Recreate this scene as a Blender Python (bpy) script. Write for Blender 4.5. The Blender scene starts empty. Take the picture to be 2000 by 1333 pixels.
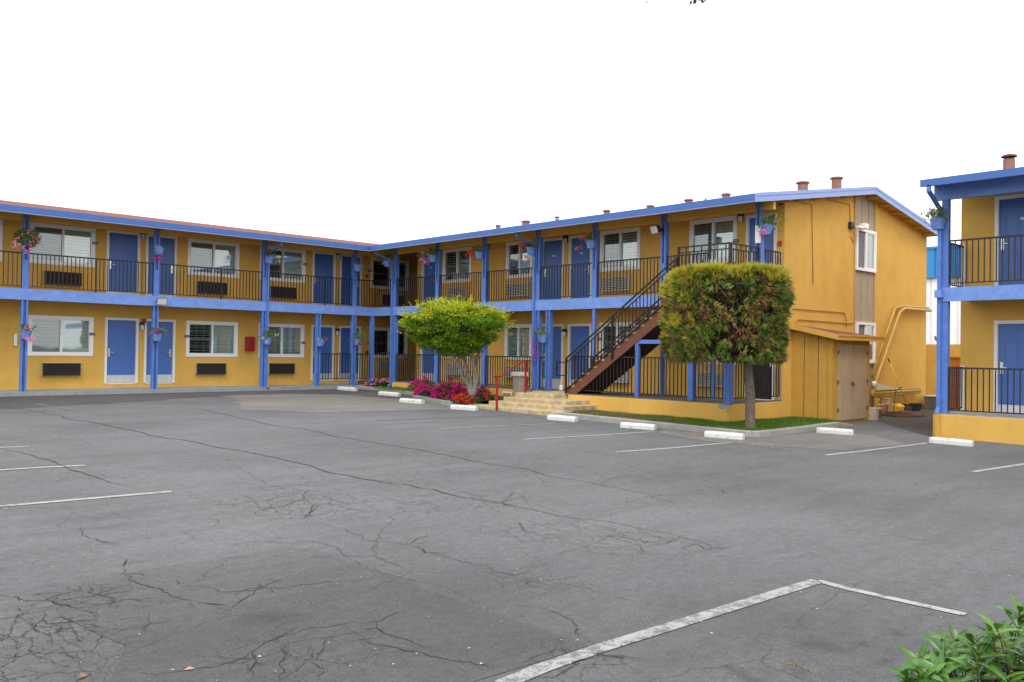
import bpy, bmesh, math, random
from mathutils import Vector, Matrix, noise
R=math.radians
scene=bpy.context.scene
col=scene.collection
rnd=random.Random(7)

# ------------------------------------------------------------------ camera
F,YAW,PITCH,ROLL,H=1684.9858,46.1272,0.7024,0.8185,1.1982
def cam_axes():
    y,p,r=R(YAW),R(PITCH),R(ROLL)
    fw=Vector((math.cos(y)*math.cos(p),math.sin(y)*math.cos(p),math.sin(p)))
    rt=Vector((math.sin(y),-math.cos(y),0)); up=rt.cross(fw)
    return fw, rt*math.cos(r)+up*math.sin(r), -rt*math.sin(r)+up*math.cos(r)
FW,RT,UP=cam_axes()
def at(u,v,ax,val):
    """survey point (from the photograph, 2000 px wide) on the real plane ax=val"""
    d=FW*F+RT*(u-1000)-UP*(v-666.5); o=Vector((0,0,H)); i='XYZ'.index(ax)
    return o+d*((val-o[i])/d[i])
def gz(y): return -0.6175+0.0125*max(-30,min(30,y))
def G(u,v,dz=0.0):
    d=FW*F+RT*(u-1000)-UP*(v-666.5); n=Vector((0,-.0125,1)); o=Vector((0,0,H))
    p=o+d*((-0.6175-n.dot(o))/n.dot(d)); p.z+=dz; return p
cam=bpy.data.cameras.new('camera'); co=bpy.data.objects.new('camera',cam); col.objects.link(co)
cam.sensor_width=36; cam.lens=F/2000*36; cam.clip_end=3000; cam.clip_start=.05
m=Matrix((RT,UP,-FW)).transposed().to_4x4(); m.translation=Vector((0,0,H)); co.matrix_world=m
scene.camera=co

# ------------------------------------------------------------------ materials
def mat(name): 
    m=bpy.data.materials.new(name); m.use_nodes=True; return m,m.node_tree.nodes,m.node_tree.links,m.node_tree.nodes['Principled BSDF']
def N(nt,t,**k):
    n=nt.new(t)
    for a,b in k.items():
        if hasattr(n,a): setattr(n,a,b)
        else: n.inputs[a].default_value=b
    return n
def pbr(name,c,rough=.7,metal=0,var=.15,scale=6,dirt=0,dirtc=None,bump=0,bscale=60,spec=.4,streak=0,grain=None,objvar=0):
    m,nt,lk,bs=mat(name)
    geo=N(nt,'ShaderNodeNewGeometry')
    n1=N(nt,'ShaderNodeTexNoise',Scale=scale,Detail=6,Roughness=.6); lk.new(geo.outputs['Position'],n1.inputs['Vector'])
    mr=N(nt,'ShaderNodeMapRange'); mr.inputs[1].default_value=.3; mr.inputs[2].default_value=.7
    mr.inputs[3].default_value=1-var; mr.inputs[4].default_value=1+var; lk.new(n1.outputs[0],mr.inputs[0])
    mx=N(nt,'ShaderNodeMix',data_type='RGBA',blend_type='MULTIPLY'); mx.inputs[0].default_value=1
    mx.inputs[6].default_value=(*c,1); lk.new(mr.outputs[0],mx.inputs[7]); cur=mx.outputs[2]
    if streak:
        mp=N(nt,'ShaderNodeMapping'); mp.inputs['Scale'].default_value=(3,3,.35); lk.new(geo.outputs['Position'],mp.inputs[0])
        n3=N(nt,'ShaderNodeTexNoise',Scale=1.6,Detail=8,Roughness=.7); lk.new(mp.outputs[0],n3.inputs['Vector'])
        cr=N(nt,'ShaderNodeMapRange'); cr.inputs[1].default_value=.52; cr.inputs[2].default_value=.75; cr.inputs[3].default_value=0; cr.inputs[4].default_value=streak
        lk.new(n3.outputs[0],cr.inputs[0])
        m2=N(nt,'ShaderNodeMix',data_type='RGBA'); lk.new(cr.outputs[0],m2.inputs[0]); lk.new(cur,m2.inputs[6])
        m2.inputs[7].default_value=(c[0]*.45,c[1]*.42,c[2]*.5,1); cur=m2.outputs[2]
    if dirt:
        n2=N(nt,'ShaderNodeTexNoise',Scale=scale*3.1,Detail=9,Roughness=.75); lk.new(geo.outputs['Position'],n2.inputs['Vector'])
        cr=N(nt,'ShaderNodeMapRange'); cr.inputs[1].default_value=.56; cr.inputs[2].default_value=.64; cr.inputs[3].default_value=0; cr.inputs[4].default_value=dirt
        lk.new(n2.outputs[0],cr.inputs[0])
        m2=N(nt,'ShaderNodeMix',data_type='RGBA'); lk.new(cr.outputs[0],m2.inputs[0]); lk.new(cur,m2.inputs[6])
        m2.inputs[7].default_value=(*(dirtc or tuple(x*.5 for x in c)),1); cur=m2.outputs[2]
    if objvar:
        oi=N(nt,'ShaderNodeObjectInfo'); mr2=N(nt,'ShaderNodeMapRange'); mr2.inputs[3].default_value=1-objvar; mr2.inputs[4].default_value=1+objvar
        lk.new(oi.outputs['Random'],mr2.inputs[0]); m3=N(nt,'ShaderNodeMix',data_type='RGBA',blend_type='MULTIPLY'); m3.inputs[0].default_value=1
        lk.new(cur,m3.inputs[6]); lk.new(mr2.outputs[0],m3.inputs[7]); cur=m3.outputs[2]
    lk.new(cur,bs.inputs['Base Color'])
    bs.inputs['Roughness'].default_value=rough; bs.inputs['Metallic'].default_value=metal; bs.inputs['Specular IOR Level'].default_value=spec
    if bump:
        nb=N(nt,'ShaderNodeTexNoise',Scale=bscale,Detail=5,Roughness=.6); lk.new(geo.outputs['Position'],nb.inputs['Vector'])
        b=N(nt,'ShaderNodeBump',Strength=bump,Distance=.02); lk.new(nb.outputs[0],b.inputs['Height']); lk.new(b.outputs[0],bs.inputs['Normal'])
    return m
def leafmat(name,cols,scale=3,rough=.5,trans=.25,spec=.3,iw=.55,nw=1.3):
    """foliage: random colour per leaf island, clumps by noise, light passes through"""
    m,nt,lk,bs=mat(name); geo=N(nt,'ShaderNodeNewGeometry')
    n1=N(nt,'ShaderNodeTexNoise',Scale=scale,Detail=3); lk.new(geo.outputs['Position'],n1.inputs['Vector'])
    ad=N(nt,'ShaderNodeMath',operation='MULTIPLY_ADD'); ad.inputs[1].default_value=iw; lk.new(geo.outputs['Random Per Island'],ad.inputs[0])
    sc=N(nt,'ShaderNodeMath',operation='MULTIPLY_ADD'); sc.inputs[1].default_value=nw; sc.inputs[2].default_value=.5-iw/2-nw/2; lk.new(n1.outputs[0],sc.inputs[0]); lk.new(sc.outputs[0],ad.inputs[2])
    cr=N(nt,'ShaderNodeValToRGB'); lk.new(ad.outputs[0],cr.inputs[0])
    el=cr.color_ramp.elements
    for i,c in enumerate(cols):
        p=i/(len(cols)-1)
        e=el[0] if i==0 else el[1] if i==len(cols)-1 else el.new(p)
        if i==len(cols)-1: e=cr.color_ramp.elements[-1]
        e.position=p; e.color=(*c,1)
    lk.new(cr.outputs[0],bs.inputs['Base Color']); bs.inputs['Roughness'].default_value=rough; bs.inputs['Specular IOR Level'].default_value=spec
    tr=N(nt,'ShaderNodeBsdfTranslucent'); lk.new(cr.outputs[0],tr.inputs[0])
    mx=N(nt,'ShaderNodeMixShader'); mx.inputs[0].default_value=trans; lk.new(bs.outputs[0],mx.inputs[1]); lk.new(tr.outputs[0],mx.inputs[2])
    lk.new(mx.outputs[0],nt['Material Output'].inputs[0]); return m
M={}
YEL=(.645,.388,.092)
M['stucco']=pbr('stucco',YEL,.9,var=.09,scale=1.3,bump=.35,bscale=90,spec=.15,streak=.09,dirt=.10)
M['wood_yellow']=pbr('wood_yellow',(.64,.36,.07),.75,var=.08,scale=2,bump=.15,spec=.25,streak=.2)
M['soffit']=pbr('soffit',(.55,.32,.07),.85,var=.08,scale=2,spec=.15)
M['blue_gutter']=pbr('blue_gutter',(.043,.12,.37),.4,var=.05,scale=3,spec=.45)
M['blue_gutter_lip']=pbr('blue_gutter_lip',(.30,.40,.66),.35,var=.05,scale=3)
M['blue_beam']=pbr('blue_beam',(.15,.262,.61),.6,var=.15,scale=4,bump=.3,bscale=30,spec=.3,dirt=.3,dirtc=(.17,.27,.60))
M['blue_post']=pbr('blue_post',(.085,.18,.50),.5,var=.13,scale=5,bump=.12,bscale=40,spec=.35)
M['blue_rake']=pbr('blue_rake',(.24,.34,.64),.5,var=.07,scale=5,dirt=.4,dirtc=(.30,.40,.70),spec=.4)
M['blue_door']=pbr('blue_door',(.062,.145,.42),.38,var=.04,scale=2,spec=.45)
M['white_trim']=pbr('white_trim',(.72,.72,.70),.5,var=.05,scale=6,spec=.35,dirt=.12,dirtc=(.45,.42,.36))
M['vinyl']=pbr('vinyl',(.80,.80,.80),.35,var=.02,scale=5,spec=.4)
M['black_metal']=pbr('black_metal',(.010,.009,.010),.5,var=.2,scale=20,spec=.5)
M['dark_grille']=pbr('dark_grille',(.060,.048,.042),.5,var=.1,scale=8)
M['grille_gap']=pbr('grille_gap',(.012,.010,.009),.9)
M['beige_plastic']=pbr('beige_plastic',(.50,.43,.33),.55,var=.05,scale=6,dirt=.1)
M['pale_grille']=pbr('pale_grille',(.52,.49,.42),.55,var=.06,scale=8)
M['concrete']=pbr('concrete',(.30,.295,.28),.9,var=.18,scale=5,bump=.4,bscale=70,dirt=.5,dirtc=(.18,.17,.155),spec=.2)
M['walk']=pbr('walk',(.25,.27,.28),.85,var=.15,scale=4,bump=.3,bscale=60,dirt=.5,dirtc=(.12,.125,.125),spec=.2)
M['floor_brown']=pbr('floor_brown',(.13,.115,.105),.8,var=.15,scale=5,dirt=.3,spec=.25)
M['step']=pbr('step',(.45,.36,.22),.9,var=.3,scale=5,bump=.6,bscale=50,dirt=.9,dirtc=(.46,.24,.06),spec=.15)
M['brown_wood']=pbr('brown_wood',(.135,.052,.032),.6,var=.12,scale=7,bump=.15,spec=.35)
M['tread']=pbr('tread',(.42,.25,.08),.8,var=.2,scale=8,dirt=.5)
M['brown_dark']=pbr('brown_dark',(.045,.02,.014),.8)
M['corridor']=pbr('corridor',(.12,.055,.015),.9,var=.1)
M['dark_room']=pbr('dark_room',(.016,.017,.018),.9)
M['blind']=pbr('blind',(.74,.77,.77),.6,var=.03)
M['curtain']=pbr('curtain',(.55,.60,.58),.8,var=.08,scale=12)
M['tan_door']=pbr('tan_door',(.42,.325,.21),.8,var=.08,scale=3,streak=.2,dirt=.2,dirtc=(.55,.48,.38))
M['tan_board']=pbr('tan_board',(.385,.315,.235),.8,var=.08,scale=3,streak=.18,spec=.2)
M['shed_board']=pbr('shed_board',(.50,.285,.055),.8,var=.08,scale=3,streak=.3,spec=.2,bump=.2)
M['groove']=pbr('groove',(.10,.055,.02),.9)
M['metal']=pbr('metal',(.62,.62,.62),.3,metal=.9,var=.05)
M['kick']=pbr('kick',(.60,.61,.61),.35,metal=.3,var=.06)
M['red_paint']=pbr('red_paint',(.30,.015,.02),.35,var=.08,scale=9,dirt=.2,dirtc=(.5,.18,.16))
M['red_box']=pbr('red_box',(.36,.012,.014),.35,var=.06)
M['vent']=pbr('vent',(.27,.145,.115),.75,var=.15,scale=9,dirt=.3)
M['shed_roof']=pbr('shed_roof',(.17,.05,.045),.85,var=.15,scale=9)
M['vent_rust']=pbr('vent_rust',(.13,.08,.05),.8,metal=.2)
M['lamp_glass']=pbr('lamp_glass',(.62,.62,.60),.25,var=.05,spec=.6)
M['lamp_black']=pbr('lamp_black',(.03,.028,.026),.5)
M['navy']=pbr('navy',(.012,.025,.11),.4)
M['plaque_mark']=pbr('plaque_mark',(.55,.6,.68),.5)
M['trash']=pbr('trash',(.33,.30,.255),.5,var=.07,dirt=.2)
M['trash_lid']=pbr('trash_lid',(.58,.54,.42),.5,var=.05)
M['conduit']=pbr('conduit',(.42,.23,.045),.6,var=.1,scale=9,dirt=.2)
M['pipe']=pbr('pipe',(.50,.31,.065),.5,var=.12,scale=5,dirt=.25,dirtc=(.45,.32,.15))
M['salmon']=pbr('salmon',(.46,.30,.20),.7,var=.05)
M['soil']=pbr('soil',(.10,.07,.045),.95,var=.3,scale=12,bump=.6,bscale=50,dirt=.5,dirtc=(.18,.13,.08))
M['bark']=pbr('bark',(.20,.165,.13),.9,var=.28,scale=14,bump=.9,bscale=45,dirt=.5,dirtc=(.10,.08,.06),spec=.15)
M['bark_pale']=pbr('bark_pale',(.27,.25,.22),.85,var=.25,scale=10,bump=.6,bscale=40,dirt=.4,dirtc=(.12,.10,.08),spec=.2)
M['yellow_plastic']=pbr('yellow_plastic',(.68,.40,.02),.45,var=.05)
M['grey_plastic']=pbr('grey_plastic',(.16,.16,.165),.6)
M['dark_tub']=pbr('dark_tub',(.045,.04,.04),.6)
M['brown_tub']=pbr('brown_tub',(.13,.07,.055),.7)
M['hose']=pbr('hose',(.17,.075,.055),.5,var=.15,scale=20)
M['orange']=pbr('orange',(.80,.26,.02),.45,var=.05,scale=3,dirt=.08)
M['orange_dark']=pbr('orange_dark',(.45,.12,.015),.6)
M['ware_white']=pbr('ware_white',(.80,.80,.80),.6,var=.04,streak=.12)
M['ware_blue']=pbr('ware_blue',(.035,.22,.52),.5,var=.06,scale=.6)
M['bird']=pbr('bird',(.13,.10,.09),.8,var=.2,scale=40)
M['petal_pink']=leafmat('petal_pink',[(.75,.14,.36),(.88,.28,.54),(.90,.45,.66)],8,.6,.3)
M['petal_red']=leafmat('petal_red',[(.55,.008,.012),(.80,.02,.02),(.85,.05,.03)],8,.6,.25)
M['petal_magenta']=leafmat('petal_magenta',[(.50,.004,.13),(.72,.012,.24),(.82,.05,.36)],8,.6,.3)
M['petal_violet']=leafmat('petal_violet',[(.45,.03,.40),(.60,.12,.55)],8,.6,.3)
M['petal_white']=leafmat('petal_white',[(.70,.62,.60),(.8,.75,.72)],8,.6,.3)
M['petal_orange']=leafmat('petal_orange',[(.75,.08,.01),(.8,.18,.03)],8,.6,.3)
M['leaf_basket']=leafmat('leaf_basket',[(.04,.10,.015),(.10,.20,.03),(.20,.30,.05),(.30,.32,.07)],9,.5,.25)
M['leaf_bed']=leafmat('leaf_bed',[(.015,.05,.012),(.035,.09,.02),(.07,.14,.03)],4,.5,.2)
M['leaf_dry']=leafmat('leaf_dry',[(.10,.05,.02),(.22,.13,.05),(.10,.13,.03)],6,.7,.2)
M['leaf_yellow']=leafmat('leaf_yellow',[(.03,.09,.005),(.09,.20,.008),(.20,.34,.012),(.38,.47,.025)],6,.45,.3,.3,.4,1.5)
M['leaf_tip']=leafmat('leaf_tip',[(.30,.38,.015),(.52,.55,.03),(.68,.62,.07)],5,.5,.35,.3,.5,1.3)
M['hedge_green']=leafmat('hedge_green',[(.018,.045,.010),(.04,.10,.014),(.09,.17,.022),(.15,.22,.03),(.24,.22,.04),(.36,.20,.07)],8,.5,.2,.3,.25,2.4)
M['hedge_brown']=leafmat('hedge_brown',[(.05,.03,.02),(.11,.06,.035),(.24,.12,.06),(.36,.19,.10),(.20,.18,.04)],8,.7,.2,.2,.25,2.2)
M['hedge_inner_shade']=leafmat('hedge_inner_shade',[(.03,.02,.014),(.06,.04,.025),(.05,.06,.02),(.10,.07,.04)],6,.8,.1)  # darkened leaf colour, paints the shade inside the clipped crown
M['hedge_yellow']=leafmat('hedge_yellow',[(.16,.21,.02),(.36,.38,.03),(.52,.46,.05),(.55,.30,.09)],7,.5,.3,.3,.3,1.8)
M['grass']=leafmat('grass',[(.045,.11,.010),(.09,.20,.018),(.17,.28,.035)],2,.6,.3)
M['grass_dry']=leafmat('grass_dry',[(.06,.13,.012),(.16,.17,.05),(.22,.17,.08)],3,.7,.3)
M['litter']=leafmat('litter',[(.20,.10,.05),(.35,.25,.12),(.55,.50,.42)],9,.8,.0)

def shrubmat():
    m=leafmat('shrub_leaf',[(.018,.065,.010),(.04,.13,.016),(.08,.21,.025),(.16,.31,.04)],7,.28,.2,.5); return m
M['shrub_leaf']=shrubmat()
M['shrub_vein']=pbr('shrub_vein',(.30,.38,.06),.5,var=.1)

def glassmat(name,tint,extra=0):
    m,nt,lk,bs=mat(name); nt.remove(bs)
    tr=N(nt,'ShaderNodeBsdfTransparent'); tr.inputs[0].default_value=(*tint,1)
    gl=N(nt,'ShaderNodeBsdfGlossy'); gl.inputs['Roughness'].default_value=.02; gl.inputs[0].default_value=(.9,.97,.95,1)
    fr=N(nt,'ShaderNodeFresnel',IOR=1.7); ad=N(nt,'ShaderNodeMath',operation='ADD'); ad.inputs[1].default_value=extra; lk.new(fr.outputs[0],ad.inputs[0])
    geo=N(nt,'ShaderNodeNewGeometry'); nz=N(nt,'ShaderNodeTexNoise',Scale=1.2,Detail=1); lk.new(geo.outputs['Position'],nz.inputs['Vector'])
    b=N(nt,'ShaderNodeBump',Strength=.03,Distance=.05); lk.new(nz.outputs[0],b.inputs['Height']); lk.new(b.outputs[0],gl.inputs['Normal'])
    mx=N(nt,'ShaderNodeMixShader'); lk.new(ad.outputs[0],mx.inputs[0]); lk.new(tr.outputs[0],mx.inputs[1]); lk.new(gl.outputs[0],mx.inputs[2])
    lk.new(mx.outputs[0],nt['Material Output'].inputs[0]); return m
M['glass']=glassmat('glass',(.82,.92,.89),.17)
M['glass_screen']=glassmat('glass_screen',(.56,.62,.62),.09)

def shingle():
    m,nt,lk,bs=mat('shingle'); geo=N(nt,'ShaderNodeNewGeometry')
    n1=N(nt,'ShaderNodeTexNoise',Scale=5,Detail=8,Roughness=.7); lk.new(geo.outputs['Position'],n1.inputs['Vector'])
    cr=N(nt,'ShaderNodeValToRGB'); lk.new(n1.outputs[0],cr.inputs[0]); e=cr.color_ramp.elements
    e[0].position=.3; e[0].color=(.12,.030,.020,1); e[1].position=.62; e[1].color=(.24,.075,.045,1)
    x=e.new(.72); x.color=(.45,.26,.14,1)
    br=N(nt,'ShaderNodeTexBrick',Scale=1.0); br.inputs['Color1'].default_value=(1,1,1,1); br.inputs['Color2'].default_value=(.75,.75,.75,1); br.inputs['Mortar'].default_value=(.4,.4,.4,1)
    br.inputs['Brick Width'].default_value=.3; br.inputs['Row Height'].default_value=.14; br.inputs['Mortar Size'].default_value=.012
    lk.new(geo.outputs['Position'],br.inputs['Vector'])
    mx=N(nt,'ShaderNodeMix',data_type='RGBA',blend_type='MULTIPLY'); mx.inputs[0].default_value=1; lk.new(cr.outputs[0],mx.inputs[6]); lk.new(br.outputs[0],mx.inputs[7])
    lk.new(mx.outputs[2],bs.inputs['Base Color']); bs.inputs['Roughness'].default_value=.9
    return m
M['shingle']=shingle()

# alligator-crack clusters: (u,v,radius m)
CL=[(590,985,1.1,.8),(170,1170,.5,1),(100,1245,.75,1),(40,1310,.6,1),(1060,1035,.7,.7),(1250,1060,.8,.7),(1090,905,1.2,.45),(1280,925,1.5,.4),(780,935,1.2,.45),(330,900,1.6,.4),(1120,1290,.35,1),(590,1275,.6,.85),(180,920,1.2,.4),(880,985,1.0,.6),(1050,1130,.5,.6)]
def asphalt(name,base,cracks=True,brown=.25):
    m,nt,lk,bs=mat(name); geo=N(nt,'ShaderNodeNewGeometry'); pos=geo.outputs['Position']
    def noi(s,d=6,r=.6,dist=0,src=None):
        n=N(nt,'ShaderNodeTexNoise',Scale=s,Detail=d,Roughness=r,Distortion=dist); lk.new(src or pos,n.inputs['Vector']); return n.outputs[0]
    def rng(x,a,b,c,d):
        n=N(nt,'ShaderNodeMapRange'); lk.new(x,n.inputs[0]); n.interpolation_type='SMOOTHSTEP' if b-a>.5 else 'LINEAR'; 
        for i,v in enumerate((a,b,c,d)): n.inputs[i+1].default_value=v
        return n.outputs[0]
    def mul(a,b):
        n=N(nt,'ShaderNodeMath',operation='MULTIPLY'); lk.new(a,n.inputs[0]); 
        if isinstance(b,(int,float)): n.inputs[1].default_value=b
        else: lk.new(b,n.inputs[1])
        return n.outputs[0]
    def mix(f,a,b,bt='MIX'):
        n=N(nt,'ShaderNodeMix',data_type='RGBA',blend_type=bt)
        if isinstance(f,(int,float)): n.inputs[0].default_value=f
        else: lk.new(f,n.inputs[0])
        for s,i in ((a,6),(b,7)):
            if isinstance(s,tuple): n.inputs[i].default_value=(*s,1)
            else: lk.new(s,n.inputs[i])
        return n.outputs[2]
    c=mix(rng(noi(.28,6,.65),.36,.64,0,1),tuple(x*.80 for x in base),tuple(x*1.16 for x in base))
    # tyre-swept streaks
    mp=N(nt,'ShaderNodeMapping'); mp.inputs['Rotation'].default_value=(0,0,R(38)); mp.inputs['Scale'].default_value=(.35,2.6,1); lk.new(pos,mp.inputs[0])
    c=mix(rng(noi(.9,7,.65,.4,mp.outputs[0]),.42,.7,0,.55),c,tuple(x*1.22 for x in base))
    mp2=N(nt,'ShaderNodeMapping'); mp2.inputs['Rotation'].default_value=(0,0,R(-48)); mp2.inputs['Scale'].default_value=(.3,2.2,1); lk.new(pos,mp2.inputs[0])
    c=mix(rng(noi(.8,6,.6,.6,mp2.outputs[0]),.52,.72,0,.42),c,tuple(x*.66 for x in base))
    c=mix(rng(noi(.9,7,.7),.5,.75,0,brown),c,(base[0]*1.15,base[1]*.98,base[2]*.86))
    # aggregate grain
    vo=N(nt,'ShaderNodeTexVoronoi',Scale=130); lk.new(pos,vo.inputs['Vector'])
    c=mix(1.0,c,rng(vo.outputs['Distance'],0,.7,.76,1.22),'MULTIPLY')
    c=mix(1.0,c,rng(noi(45,4,.8),.3,.7,.72,1.28),'MULTIPLY')
    c=mix(1.0,c,rng(noi(11,5,.7),.3,.7,.84,1.16),'MULTIPLY')
    c=mix(rng(noi(26,2,.5),.70,.76,0,.5),c,tuple(x*2.0 for x in base))
    h=noi(60,4,.7)
    if cracks:
        ds=N(nt,'ShaderNodeTexNoise',Scale=2.2,Detail=6,Roughness=.65); lk.new(pos,ds.inputs['Vector'])
        sv=N(nt,'ShaderNodeVectorMath',operation='MULTIPLY_ADD'); lk.new(ds.outputs['Color'],sv.inputs[0]); sv.inputs[1].default_value=(.30,.30,0); lk.new(pos,sv.inputs[2])
        msk=None
        for u,v,r,wt in CL:
            p=G(u,v); d=N(nt,'ShaderNodeVectorMath',operation='DISTANCE'); lk.new(sv.outputs[0],d.inputs[0]); d.inputs[1].default_value=(p.x+.15,p.y+.15,p.z)
            q=rng(d.outputs['Value'],r*.45,r*1.15,wt,0)
            if msk is None: msk=q
            else:
                a=N(nt,'ShaderNodeMath',operation='MAXIMUM'); lk.new(msk,a.inputs[0]); lk.new(q,a.inputs[1]); msk=a.outputs[0]
        for s,w,k in ((3.1,.021,.85),(6.2,.028,.6)):
            v1=N(nt,'ShaderNodeTexVoronoi',feature='DISTANCE_TO_EDGE',Scale=s); lk.new(sv.outputs[0],v1.inputs['Vector'])
            line=rng(v1.outputs['Distance'],w*.35,w,k,0)
            patch=rng(noi(1.7 if s<4 else 2.6,3),.33,.43,0,1)
            line=mul(mul(line,msk),patch); c=mix(line,c,(.016,.013,.011))
        v2=N(nt,'ShaderNodeTexVoronoi',feature='DISTANCE_TO_EDGE',Scale=.55); lk.new(sv.outputs[0],v2.inputs['Vector'])
        l2=mul(rng(v2.outputs['Distance'],0,.007,.5,0),rng(noi(.8,3),.44,.56,0,1)); c=mix(l2,c,(.025,.02,.018))
    for u,v,r,kk in ((1600,1260,.20,.5),(1685,1255,.11,.45),(1755,1237,.08,.5),(1490,1314,.12,.4),(1735,1295,.10,.35),(520,1208,.28,.4),(1500,1200,.6,.15),(430,915,.5,.2),(900,1150,.8,.12),(1700,880,.9,.2),(1330,1180,.35,.2),(1500,1230,3.6,.26),(600,1290,2.6,.24),(1760,960,6,.16),(1300,900,4,.10),(60,1330,2,.2)):
        p=G(u,v); d=N(nt,'ShaderNodeVectorMath',operation='DISTANCE'); mp3=N(nt,'ShaderNodeTexNoise',Scale=5,Detail=3); lk.new(pos,mp3.inputs['Vector'])
        s3=N(nt,'ShaderNodeVectorMath',operation='MULTIPLY_ADD'); lk.new(mp3.outputs['Color'],s3.inputs[0]); s3.inputs[1].default_value=(.3,.3,0); lk.new(pos,s3.inputs[2]); lk.new(s3.outputs[0],d.inputs[0]); d.inputs[1].default_value=(p.x+.15,p.y+.15,p.z)
        c=mix(rng(d.outputs['Value'],r*.2,r,kk,0),c,tuple(x*.35 for x in base))
    lk.new(c,bs.inputs['Base Color']); bs.inputs['Roughness'].default_value=.85; bs.inputs['Specular IOR Level'].default_value=.25
    b=N(nt,'ShaderNodeBump',Strength=.35,Distance=.01); lk.new(h,b.inputs['Height']); lk.new(b.outputs[0],bs.inputs['Normal'])
    return m
M['asphalt']=asphalt('asphalt',(.107,.1095,.114))
M['asphalt_dark']=asphalt('asphalt_dark',(.092,.093,.096),True,.35)
M['asphalt_pale']=asphalt('asphalt_pale',(.150,.143,.134),False,.6)
M['asphalt_darker']=asphalt('asphalt_darker',(.070,.068,.069),False,.5)
M['asphalt_alley']=asphalt('asphalt_alley',(.062,.060,.060),False,.5)
M['seam']=pbr('seam',(.062,.060,.058),.9,var=.45,scale=9)
M['crack']=pbr('crack',(.02,.016,.013),.95,var=.3,scale=15)
def paintmat(name,c,cov):
    m,nt,lk,bs=mat(name); geo=N(nt,'ShaderNodeNewGeometry')
    n=N(nt,'ShaderNodeTexNoise',Scale=9,Detail=9,Roughness=.8); lk.new(geo.outputs['Position'],n.inputs['Vector'])
    n2=N(nt,'ShaderNodeTexNoise',Scale=70,Detail=3,Roughness=.8); lk.new(geo.outputs['Position'],n2.inputs['Vector'])
    ad=N(nt,'ShaderNodeMath',operation='MULTIPLY_ADD'); ad.inputs[1].default_value=.45; lk.new(n2.outputs[0],ad.inputs[0]); lk.new(n.outputs[0],ad.inputs[2])
    mr=N(nt,'ShaderNodeMapRange'); lk.new(ad.outputs[0],mr.inputs[0]); mr.inputs[1].default_value=cov-.05; mr.inputs[2].default_value=cov+.05
    mx=N(nt,'ShaderNodeMix',data_type='RGBA'); lk.new(mr.outputs[0],mx.inputs[0]); mx.inputs[6].default_value=(*c,1); mx.inputs[7].default_value=(.118,.12,.124,1) if cov<.8 else (.13,.13,.13,1)
    lk.new(mx.outputs[2],bs.inputs['Base Color']); bs.inputs['Roughness'].default_value=.8; return m
M['line_paint']=paintmat('line_paint',(.34,.34,.33),.795)
M['line_main']=paintmat('line_main',(.31,.31,.30),.74)
M['line_worn']=paintmat('line_worn',(.30,.30,.29),.74)
M['line_faint']=paintmat('line_faint',(.19,.19,.187),.68)
M['stop_paint']=paintmat('stop_paint',(.58,.58,.56),.835)

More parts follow.
